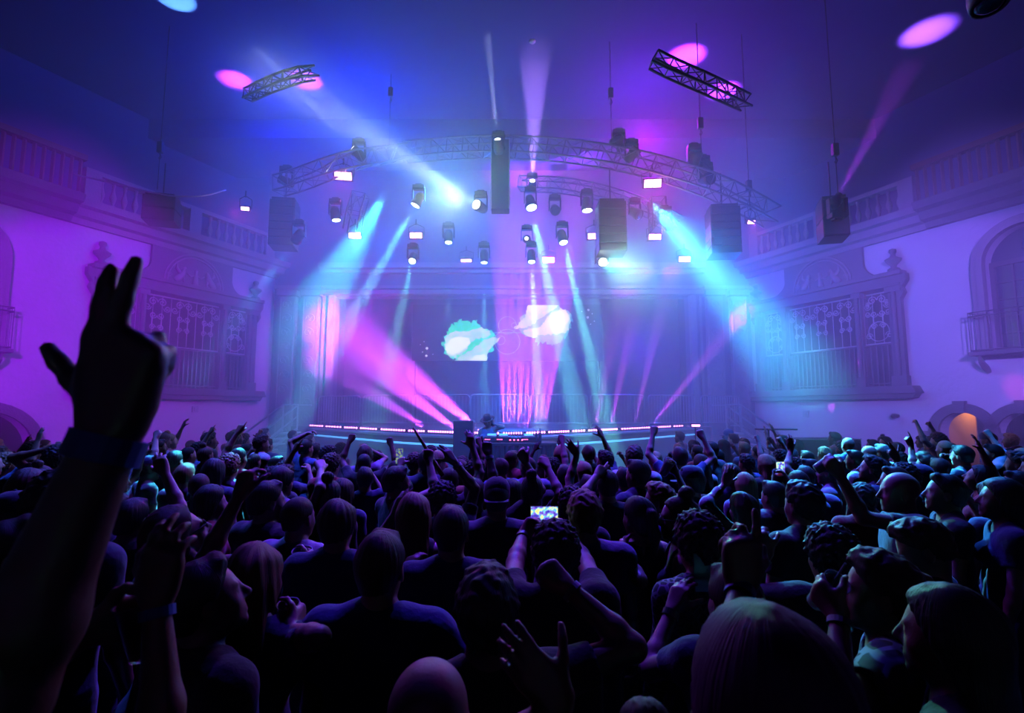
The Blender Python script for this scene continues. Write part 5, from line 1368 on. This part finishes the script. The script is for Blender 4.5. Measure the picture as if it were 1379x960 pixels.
    b, J = hero(1277, 790, 1.42, 'woman with very long straight black hair low beside the printed shirt', yaw=42, fem=True, hair='verylong', skin='skin_tan', shirt='black', R=ch((1272, 815, 1.75)), h=.0068)
    cup(b, J, 'R', 'clear cup standing above the head of the very long haired woman')
    hero(1245, 700, 2.35, 'man bending his blue-lit head down, wavy hair, below the bald profile', yaw=45, head=(15, -28, 0), hair='tousled', hc='hair_brown', skin='skin_light', shirt='black', h=.0075)
    hero(20, 699, 1.95, 'person in glasses at the very edge gazing up beside the cap wearer', yaw=-45, head=(-10, 14, 0), hair='short', skin='skin_light', shirt='black', shades=True, h=.0075)
    hero(20, 667, 2.7, 'person in a dark cap with pale brim at the edge', yaw=-50, hat='cap', hatm='cloth_navy', hair='short', skin='skin_tan', shirt='navy')
    hero(82, 640, 2.3, 'person with a big round mass of black curly hair, back turned, beside the cap wearer', hair='curly', skin='skin_brown', shirt='navy', wide=1.1)
    hero(40, 632, 3.5, 'woman with long purple-lit brown hair behind the cap wearer', fem=True, hair='long', hc='hair_brown', skin='skin_tan', shirt='black')
    hero(240, 680, 2.25, 'woman in sunglasses tipping her head back, fist near her chin', yaw=-35, head=(-10, 28, 0), fem=True, hair='long', hc='hair_brown', skin='skin_light', shades=True, shirt='lilac', R=dict(p=(266, 758, 2.2), pose='fist', pn=(-1, 0, 0)), h=.0072)
    # ---------------- second band
    hero(455, 675, 2.75, 'man with glossy side-lit dark hair in a navy tee behind the cup held low', hair='fringe', hc='hair_brown', skin='skin_light', shirt='navy', wide=1.05, h=.0075)
    hero(360, 648, 3.3, 'bearded-looking man in black turned sideways, tallest beside the buzz-cut head', yaw=-28, head=(-15, 0, 0), hair='short', skin='skin_light', shirt='black', wide=1.1)
    b, J = hero(402, 668, 3.05, 'buzz-cut person in a pale shirt holding a cup, between black-shirted and glossy-haired men', yaw=-18, hair='buzz', hc='hair_brown', skin='skin_light', shirt='white', R=ch((410, 762, 2.75)))
    cup(b, J, 'R', 'cup with glowing pink rim held low before the buzz-cut person', 'drink_gold', .05, .11, .7)
    hero(608, 682, 2.6, 'man with short black hair and dark blue tee, rim-lit shoulders, centre', hair='short', skin='skin_tan', shirt='navy', wide=1.08, L=dict(p=(545, 775, 2.75), pose='relax', pn=(0, 0, -1)), h=.0075)
    b, J = hero(669, 647, 3.45, 'man in a backwards cap with pale band, broad shoulders in a grey tee', hat='cap', flip=True, hair='buzz', skin='skin_light', shirt='grey', wide=1.12)
    hero(558, 665, 3.05, 'woman with long straight blond hair behind the short-haired man in dark blue', fem=True, hair='long', hc='hair_blond', skin='skin_light', shirt='black', sleeve=0, L=dict(p=(532, 690, 3.3), pose='open', pn=(.3, .9, 0)))
    hero(787, 663, 2.85, 'tall man with light tousled hair in a lilac tee beside the lit phone', hair='tousled', hc='hair_blond', skin='skin_light', shirt='lilac', wide=1.06, h=.0075)
    b, J = hero(748, 708, 2.22, 'curly-haired person in black holding a lit phone sideways overhead', hair='curly', skin='skin_tan', shirt='black', wide=1.1, R=dict(p=(762, 712, 2.78), pose='grip', hd=(-.7, .3, .6), pn=(-.4, .8, 0), pole=(.9, -.1, -.4)), L=dict(p=(706, 712, 2.78), pose='grip', hd=(.6, .3, .7), pn=(.4, .8, 0), pole=(-.9, -.1, -.4)), h=.0072)
    add_band(b, J, 'L', 'watch_black', .02, .026, 'watch')
    phone(P(733, 691, 2.92), (0, -1, 0), (1, 0, 0), 'phone lying sideways showing the bright stage on its screen')
    hero(940, 695, 2.35, 'woman with piled black curls and a dark shirt patterned with pale shapes', yaw=8, fem=True, hair='curly', skin='skin_light', shirt='patterned', sleeve=1.6, h=.0075)
    hero(915, 668, 3.0, 'woman in sunglasses turned sideways, reddish hair up, before the patterned shirt', yaw=78, fem=True, hair='bun', hc='hair_brown', skin='skin_light', shirt='black', sleeve=0, neck='tank', shades=True)
    b, J = hero(860, 668, 3.1, 'bare-backed woman with tied-up hair beside the lilac tee', yaw=22, fem=True, hair='ponytail', skin='skin_light', shirt='black', sleeve=0, neck='tank', L=ch((842, 745, 3.0), 'L'))
    cup(b, J, 'L', 'small cup held between the lilac tee and the bare-backed woman')
    hero(859, 619, 4.6, 'big man in a dark shirt with short hair, face turned aside, tall above his neighbours', yaw=38, hair='short', skin='skin_light', shirt='navy', wide=1.15)
    hero(888, 651, 3.75, 'blond short-haired person facing sideways with a fist at the brow', yaw=65, hair='tousled', hc='hair_blond', skin='skin_light', shirt='blue', R=dict(p=(884, 668, 4.0), pose='fist', pn=(-1, .2, 0), hd=(0, .1, 1)))
    hero(931, 630, 4.4, 'man in a dark cap turned sideways near the tilted clear cup', yaw=62, hat='cap', hatm='cloth_navy', hair='short', skin='skin_tan', shirt='black')
    b, J = hero(908, 663, 4.1, 'person with light cropped hair lifting a tilted clear cup', hair='buzz', hc='hair_blond', skin='skin_light', shirt='olive', fem=True, R=dict(p=(911, 636, 4.35), pose='grip', hd=(-.35, .7, .5), pn=(-.8, -.2, .3)))
    cup(b, J, 'R', 'clear cup tilted high over the crowd, empty', r=.045, hh=.14)
    hero(1118, 712, 2.3, 'person with black curls and dark clothes raising a wristbanded hand toward the crooked finger', hair='curly', skin='skin_tan', shirt='black', L=dict(p=(1032, 748, 2.45), pose='grip', hd=(-.2, .3, 1), pn=(.6, .7, 0)), bands=(('L', 'band_white', .02, .02),))
    hero(1081, 650, 3.1, 'man with tousled dark hair and black shirt in front of the phone and orange cup', yaw=18, hair='tousled', skin='skin_light', shirt='black', wide=1.08)
    b, J = hero(1212, 636, 3.3, 'bald man in profile lit blue, raising a cup at arm length', yaw=72, hair='bald', skin='skin_light', shirt='black', wide=1.1, L=dict(p=(1131, 640, 3.25), pose='grip', hd=(-.5, .2, .85), pn=(.2, .9, -.1), pole=(0, -.3, -1)), h=.0072)
    cup(b, J, 'L', 'cup held up at arm length by the bald man', 'drink_gold', .042, .12, .7)
    hero(1272, 638, 3.55, 'dark-haired man in profile with black shirt just behind the bald man', yaw=62, head=(0, 6, 0), hair='short', skin='skin_light', shirt='black')
    hero(1347, 645, 3.3, 'person with bobbed black hair and dark blue top near the twin-arch edge', yaw=60, head=(0, 6, 0), fem=True, hair='bob', skin='skin_tan', shirt='navy')
    hero(1318, 626, 4.9, 'person looking up in an orange-red top between the bobbed and dark-haired heads', yaw=50, head=(0, 20, 0), fem=True, hair='long', skin='skin_tan', shirt='red')
    # ---------------- third band: raised arms
    hero(178, 672, 3.1, 'short-haired person with a bare arm and open hand up, next to the huge near arm', hair='short', skin='skin_light', shirt='olive', R=dict(p=(222, 636, 3.3), pose='wave', pn=(-.3, .9, 0)))
    hero(443, 645, 3.8, 'person bending a pale arm over the head, beside the glossy-haired man', yaw=10, fem=True, hair='bun', skin='skin_light', shirt='white', sleeve=0, L=dict(p=(432, 632, 3.9), pose='flop', hd=(-.3, .5, .4), pn=(0, 0, -1), pole=(.3, 0, 1)))
    b, J = hero(640, 645, 4.0, 'person with one straight dark arm rising in front of the DJ, white wristband', hair='short', skin='skin_dark', shirt='black', R=dict(p=(657, 600, 4.25), pose='point', pn=(0, 1, 0)), bands=(('R', 'band_white', .04, .025),))
    b, J = hero(596, 652, 3.7, 'person with a dark spread hand and wristband up, behind the centre navy tee', hair='curly', skin='skin_dark', shirt='black', R=dict(p=(612, 622, 3.85), pose='open', pn=(-.8, .5, 0)), bands=(('R', 'band_white', .04, .025),))
    b, J = hero(533, 628, 4.2, 'man facing aside with lit cheek, gripping a long pale stick', yaw=-55, hair='short', skin='skin_light', shirt='black', R=dict(p=(578, 622, 4.3), pose='fist', hd=(-.1, .3, .95), pn=(-.3, .9, 0)))
    f, g, w_, hd, pn, sd = hand_frame(b, J, 'R'); c = f(w_ + hd * .085 + pn * .02); dr = (P(594, 634, 4.3) - P(556, 572, 4.3)).normalized(); n_ = .24
    settag(MB().tube([c - dr * n_ * 1.0, c - dr * .1, c + dr * .1, c + dr * n_ * .95], [.010, .013, .017, .019], 10).build('stick', 'pale_stick', smooth=True), 'long pale wooden stick slanting above the heads left of the DJ'.replace(' left of', ' beside'), 'stick')
    hero(716, 641, 4.0, 'person with a topknot and both forearms raised in front of the DJ table end', fem=True, hair='bun', skin='skin_light', shirt='black', R=dict(p=(738, 630, 3.95), pose='fist', pn=(-.5, .8, 0), pole=(.2, -.3, -1)), L=dict(p=(708, 622, 4.1), pose='flop', pn=(.3, .9, 0), pole=(-.2, -.3, -1)))
    hero(761, 626, 5.3, 'dark-shirted man with long narrow head before the twin-arch half of the strip', hair='short', skin='skin_tan', shirt='black')
    hero(744, 618, 6.2, 'curly-haired person with blue-lit arm reaching highest beside the DJ table', hair='curly', skin='skin_light', shirt='blue', R=dict(p=(757, 592, 6.4), pose='fist', pn=(0, 1, 0)))
    hero(793, 640, 4.6, 'person with a thin lit arm and splayed claw-like hand, beside the long-headed man', hair='short', skin='skin_light', shirt='blue', L=dict(p=(777, 612, 4.8), pose='open', hd=(-.6, 0, .8), pn=(0, 1, 0)))
    hero(818, 633, 4.2, 'tall man in black with his hand up showing two dark fingers', hair='short', skin='skin_tan', shirt='black', L=dict(p=(804, 640, 4.1), pose='two', pn=(0, 1, 0)))
    hero(771, 659, 3.6, 'dark curly head low between the topknot and the man with two fingers up', hair='curly', skin='skin_dark', shirt='black')
    hero(1000, 664, 3.85, 'woman in a pale top with an open hand raised above loose brown hair', yaw=20, fem=True, hair='wavy', hc='hair_brown', skin='skin_light', shirt='white', sleeve=1.7, L=dict(p=(976, 652, 3.9), pose='open', hd=(.4, .1, .9), pn=(0, 1, 0)))
    b, J = hero(1042, 648, 4.1, 'person lifting a small lit phone and an orange cup', yaw=20, hair='short', skin='skin_light', shirt='grey', R=dict(p=(1062, 650, 4.2), pose='grip', hd=(-.1, .8, .5), pn=(-.9, .1, 0)), L=dict(p=(1044, 652, 4.3), pose='grip', hd=(.5, .5, .7), pn=(.2, .9, 0)))
    cup(b, J, 'R', 'orange-red drink in a cup beside the small lit phone', 'drink_red', .045, .12, .9)
    phone(P(1051, 634, 4.45), (0, -1, 0), (0, 0, 1), 'small lit phone held next to the orange-red cup')
    b, J = hero(545, 645, 4.9, 'person holding up a small dim phone behind the stick holder', hair='short', skin='skin_tan', shirt='black', L=dict(p=(539, 628, 5.2), pose='grip', hd=(0, .5, .8), pn=(.2, .9, 0)))
    phone(P(538, 614, 5.35), (0, -1, 0), (0, 0, 1), 'small dim phone held up near the long pale stick', 'phone_picture_dim')
    hero(1092, 618, 5.6, 'man in profile with pale arm up and fingers spread, below the twin-arch side window', yaw=48, hair='short', skin='skin_light', shirt='lilac', L=dict(p=(1065, 606, 5.7), pose='open', hd=(-.1, 0, 1), pn=(0, 1, 0)))
    hero(1115, 620, 5.4, 'man in profile in a striped-looking pale shirt behind the raised cup', yaw=52, hair='short', skin='skin_light', shirt='white')
    hero(1174, 614, 5.2, 'dark-haired man in profile with a raised chin between the two lit bald heads', yaw=55, head=(0, 10, 0), hair='tousled', skin='skin_light', shirt='navy')
    hero(1204, 628, 4.5, 'person with reddish lit profile just over the blue-lit bald man', yaw=60, hair='short', hc='hair_brown', skin='skin_light', shirt='black')
    hero(1142, 589, 8.0, 'smooth bald head lit cyan, highest below the twin-arch side window', hair='bald', skin='skin_light', shirt='blue')
    hero(1170, 600, 7.2, 'round bald head lit white-green near the twin-arch side wall', yaw=30, hair='bald', skin='skin_light', shirt='white')
    hero(1188, 598, 7.4, 'grey-haired person lit cyan beside the round bald head', yaw=30, hair='short', hc='hair_grey', skin='skin_light', shirt='white')
    hero(1248, 612, 6.0, 'person with a lit forearm pointing up, standing nearer the twin arches', yaw=40, hair='short', skin='skin_light', shirt='navy', L=dict(p=(1227, 600, 6.2), pose='point', hd=(-.3, 0, .9), pn=(0, 1, 0)))
    hero(1218, 626, 4.8, 'person showing a dark two-fingered sign before the lit forearm', yaw=30, hair='curly', skin='skin_dark', shirt='black', L=dict(p=(1208, 618, 4.9), pose='two', hd=(-.5, 0, .8), pn=(0, 1, 0)))
    hero(1336, 598, 7.0, 'man in an open white shirt with raised arm before the twin arches', yaw=55, hair='short', skin='skin_light', shirt='white', sleeve=1.5, L=dict(p=(1334, 588, 7.1), pose='fist', pn=(0, 1, 0)))
    hero(1290, 604, 7.0, 'woman drinking before the warm-lit arch', yaw=40, fem=True, hair='long', skin='skin_light', shirt='white', R=dict(p=(1280, 618, 7.0), pose='grip', hd=(-.6, .4, .4), pn=(-.5, 0, 0)))
    b, J = hero(235, 607, 6.3, 'person with a cyan-lit raised arm beside the huge near forearm', hair='short', skin='skin_light', shirt='black', L=dict(p=(210, 590, 6.5), pose='fist', pn=(0, 1, 0)))
    hero(309, 613, 5.4, 'person with fluffy blond hair lit cyan below the single-arch side window', hair='curly', hc='hair_blond', skin='skin_light', shirt='white')
    hero(289, 618, 5.0, 'woman with long dark hair beside the fluffy cyan-lit head', fem=True, hair='long', skin='skin_light', shirt='navy')
    hero(77, 602, 5.6, 'person with a spread hand up under the single dark arch', hair='curly', skin='skin_brown', shirt='black', L=dict(p=(60, 606, 5.6), pose='open', pn=(0, 1, 0)))
    hero(94, 604, 6.4, 'dark-haired man drinking against the magenta wall', yaw=-50, hair='short', skin='skin_tan', shirt='black', R=dict(p=(102, 612, 6.4), pose='grip', hd=(0, .5, .5), pn=(-1, 0, 0)))
    hero(492, 600, 7.0, 'woman with long reddish hair and raised hands near the stage edge', fem=True, hair='long', hc='hair_brown', skin='skin_light', shirt='lilac', R=dict(p=(499, 606, 7.1), pose='open', pn=(-1, .3, 0)))
    hero(412, 592, 7.6, 'person with arm curled over the head near the single-arch side stairs', yaw=-30, hair='short', skin='skin_light', shirt='blue', L=dict(l=(-.12, .12, 1.85), pose='flop', hd=(.8, 0, .3), pn=(0, 0, -1), pole=(-.9, 0, .5)))
    # ---------------- the DJ
    b, J = hero(658, 557, 11.55, 'DJ in a wide-brimmed hat leaning over the decks with headphones hand raised', yaw=170, fem=True, hair='long', hc='hair_brown', skin='skin_light', shirt='lilac', sleeve=0, hat='brim', hatm='cloth_black', R=dict(l=(.25, .30, 1.12), pose='relax', pn=(0, 0, -1), loc=True), L=dict(l=(-.14, .10, 1.58), pose='grip', pn=(1, 0, 0), hd=(.2, 0, 1), loc=True), head=(0, -22, 8), lean=.12)
    b.scale = (1, 1, 1); b.location.z = .33
    # ---------------- everyone else: a few figures, repeated with their own hair, clothes, place and turn
    rnd = random.Random(11)
    protos = []
    def pr(tag_, pose_txt, **k):
        b, J = make_person(None, h=.0105, hair=None, **k); protos.append((tag_, pose_txt, b, J, k.get('fem', False))); return b
    UP = lambda sg, x, y, z, pose, **k: dict(w=(sg * x, y, z), pose=pose, **k)
    pr('down', 'arms down', ); pr('down', 'arms down', fem=True); pr('down', 'arms down', wide=1.1, R=dict(w=(.12, .26, 1.12), pose='relax'))
    pr('right', 'one hand raised', R=UP(1, .22, .20, 1.93, 'open', pn=(0, 1, 0))); pr('right', 'one fist raised', R=UP(1, .26, .16, 1.92, 'fist'))
    pr('left', 'one hand raised', fem=True, L=UP(-1, .20, .2, 1.88, 'wave', pn=(0, 1, 0))); pr('left', 'one finger up', L=UP(-1, .18, .22, 1.92, 'point', pn=(0, 1, 0)))
    pr('both', 'both hands raised', fem=True, R=UP(1, .25, .18, 1.88, 'open'), L=UP(-1, .22, .2, 1.84, 'open')); pr('both', 'both fists raised', R=UP(1, .3, .14, 1.86, 'fist'), L=UP(-1, .26, .2, 1.9, 'fist'))
    pr('bent', 'forearm bent up', R=UP(1, .10, .33, 1.62, 'grip', pn=(-1, 0, 0)))
    COLN = {'black': 'black', 'navy': 'dark blue', 'grey': 'grey', 'white': 'white', 'blue': 'blue', 'red': 'red', 'lilac': 'lilac', 'olive': 'olive'}
    HN = {'short': 'short', 'tousled': 'tousled', 'curly': 'curly', 'buzz': 'cropped', 'fringe': 'thick', 'long': 'long', 'wavy': 'long wavy', 'ponytail': 'tied-back', 'bun': 'knotted', 'bob': 'bobbed'}
    CN = {'hair_black': 'black', 'hair_brown': 'brown', 'hair_blond': 'blond', 'hair_grey': 'grey'}
    SK = ['skin_light', 'skin_light', 'skin_tan', 'skin_tan', 'skin_brown', 'skin_dark']
    def zone(x, y):
        px = 689.5 + 700 * x / y
        z = next(n for lim, n in ((150, 'by single dark arch'), (345, 'below single-arch window'), (440, 'by single-arch stairs'), (590, 'facing pink beams'), (760, 'facing the DJ table'),
                                  (900, 'facing the smoke patch'), (1010, 'by twin-arch stairs'), (1240, 'below twin-arch window'), (9999, 'by twin arches')) if px < lim)
        return z, ('front' if y > 7.6 else 'midway' if y > 5.4 else 'rear')
    count = {}; used = [False] * len(protos)
    def put(x, y, pi=None, yaw=None, height=None, hair=None, hcol=None, shirt=None):
        if pi is None: pi = rnd.choices(range(len(protos)), weights=[9, 8, 6, 1.6, 1, 1.6, 1.2, .8, .8, 2.4])[0]
        tag_, txt, b0, J0, fem = protos[pi]
        if used[pi]: b = b0.copy(); COL.objects.link(b); kids = [(c, c.copy()) for c in b0.children if c.name.split('.')[0] in ('shirt', 'trousers')]
        else: b = b0; kids = [(c, c) for c in b0.children]; used[pi] = True
        for c0, c in kids:
            if c is not c0: COL.objects.link(c); c.parent = b
        PLACED.append((x, y))
        hair = hair or (rnd.choice(['long', 'wavy', 'ponytail', 'bun', 'bob', 'long', 'curly']) if fem else rnd.choice(['short', 'short', 'tousled', 'curly', 'buzz', 'fringe', 'short']))
        hcol = hcol or rnd.choice(['hair_black', 'hair_black', 'hair_black', 'hair_brown', 'hair_brown', 'hair_blond'])
        shirt = shirt or rnd.choice(['black', 'black', 'navy', 'navy', 'grey', 'white', 'blue', 'lilac', 'black', 'red'])
        sk = rnd.choice(SK)
        if b is not b0 or True:
            b.material_slots[0].link = 'OBJECT'; b.material_slots[0].material = MATS[sk]
            for c0, c in kids:
                if c.name.startswith('shirt'): c.material_slots[0].link = 'OBJECT'; c.material_slots[0].material = MATS['cloth_' + shirt]
        o = add_mesh_child('hair', hair_mesh(hair), hcol, b, J0['hc'], J0['HR'])
        capd = (not fem) and rnd.random() < .1
        if capd: add_hat(b, J0, 'cap', 'cloth_navy', rnd.random() < .3)
        z, row = zone(x, y)
        hd = ('capped ' if capd else '') ; lab = '%sperson, %s %s hair, %s top, %s, %s %s' % (hd, HN[hair], CN[hcol], COLN[shirt], txt, row, z)
        b['label'] = lab; b['category'] = 'person'; b['group'] = 'dancers %s %s' % (row, z)
        s = height or rnd.gauss(.965, .035) * (.97 if fem else 1); b.scale = (s, s, s); b.location = (x, y, 0)
        yw = yaw if yaw is not None else rnd.gauss(math.degrees(math.atan2(x, 14 - y)) * .8, 22); b.rotation_euler = (0, 0, math.radians(yw))
        return b
    FAR = [(220, 583, 8.6), (229, 584, 8.9), (282, 582, 8.8), (318, 580, 9.3), (254, 601, 7.6), (277, 601, 7.2), (200, 616, 5.6), (250, 624, 5.3), (284, 654, 3.8), (590, 607, 7.3), (675, 617, 6.2), (623, 615, 6.6), (492, 629, 5.2), (462, 645, 4.4),
           (690, 646, 4.6), (850, 606, 7.5), (939, 599, 8.2), (944, 612, 6.6), (974, 592, 9.3), (984, 625, 5.6), (966, 605, 7.9), (1020, 599, 8.4), (1002, 595, 9.0), (1005, 612, 6.8), (1052, 607, 7.3), (1073, 592, 9.6), (1110, 602, 8.2), (1151, 606, 6.6),
           (1212, 610, 7.8), (1265, 617, 5.8), (1240, 628, 4.9), (1377, 603, 6.6), (1369, 634, 4.6)]
    for px, yt, Y in FAR:
        p = P(px, yt, Y); put(p.x, p.y, height=min(1.06, max(.9, p.z / 1.767)))
    # fill the floor between them
    n = 0; tries = 0
    while tries < 9000:
        tries += 1
        y = 3.7 + (9.6 - 3.7) * rnd.random() ** .8; x = rnd.uniform(-1.08, 1.08) * y
        if abs(x) > 12.0: continue
        # keep clear of the DJ riser, the walls and the stage front
        if y > 7.9 and abs(x) < 3.0: continue
        lim = .50 if y < 6 else .56
        if any((x - a) ** 2 + (y - b_) ** 2 < lim * lim for a, b_ in PLACED): continue
        if y < 4.4 and any((x / y - a / b_) ** 2 < .0016 and b_ > y and b_ < y + .9 for a, b_ in PLACED): continue
        put(x, y, height=None if y > 4.4 else rnd.uniform(.88, .95)); n += 1
    # stretch of people beyond, along the stage edge to both sides
    for k in range(46):
        sx = rnd.choice((-1, 1)); y = rnd.uniform(9.6, 12.2); x = sx * rnd.uniform(3.4, 9.5)
        if any((x - a) ** 2 + (y - b_) ** 2 < .45 for a, b_ in PLACED): continue
        if abs(x - 6.4) < 1.4 and y > 10.4: continue
        put(x, y); n += 1
    for i, (t_, x_, b, J, f_) in enumerate(protos):
        if not used[i]:
            for c in list(b.children): bpy.data.objects.remove(c)
            bpy.data.objects.remove(b)
    for o in COL.objects:
        if 'label' in o and len(str(o['label']).split()) > 16: print('LONG', o['label'])
    print('people filled', n, 'placed', len(PLACED))
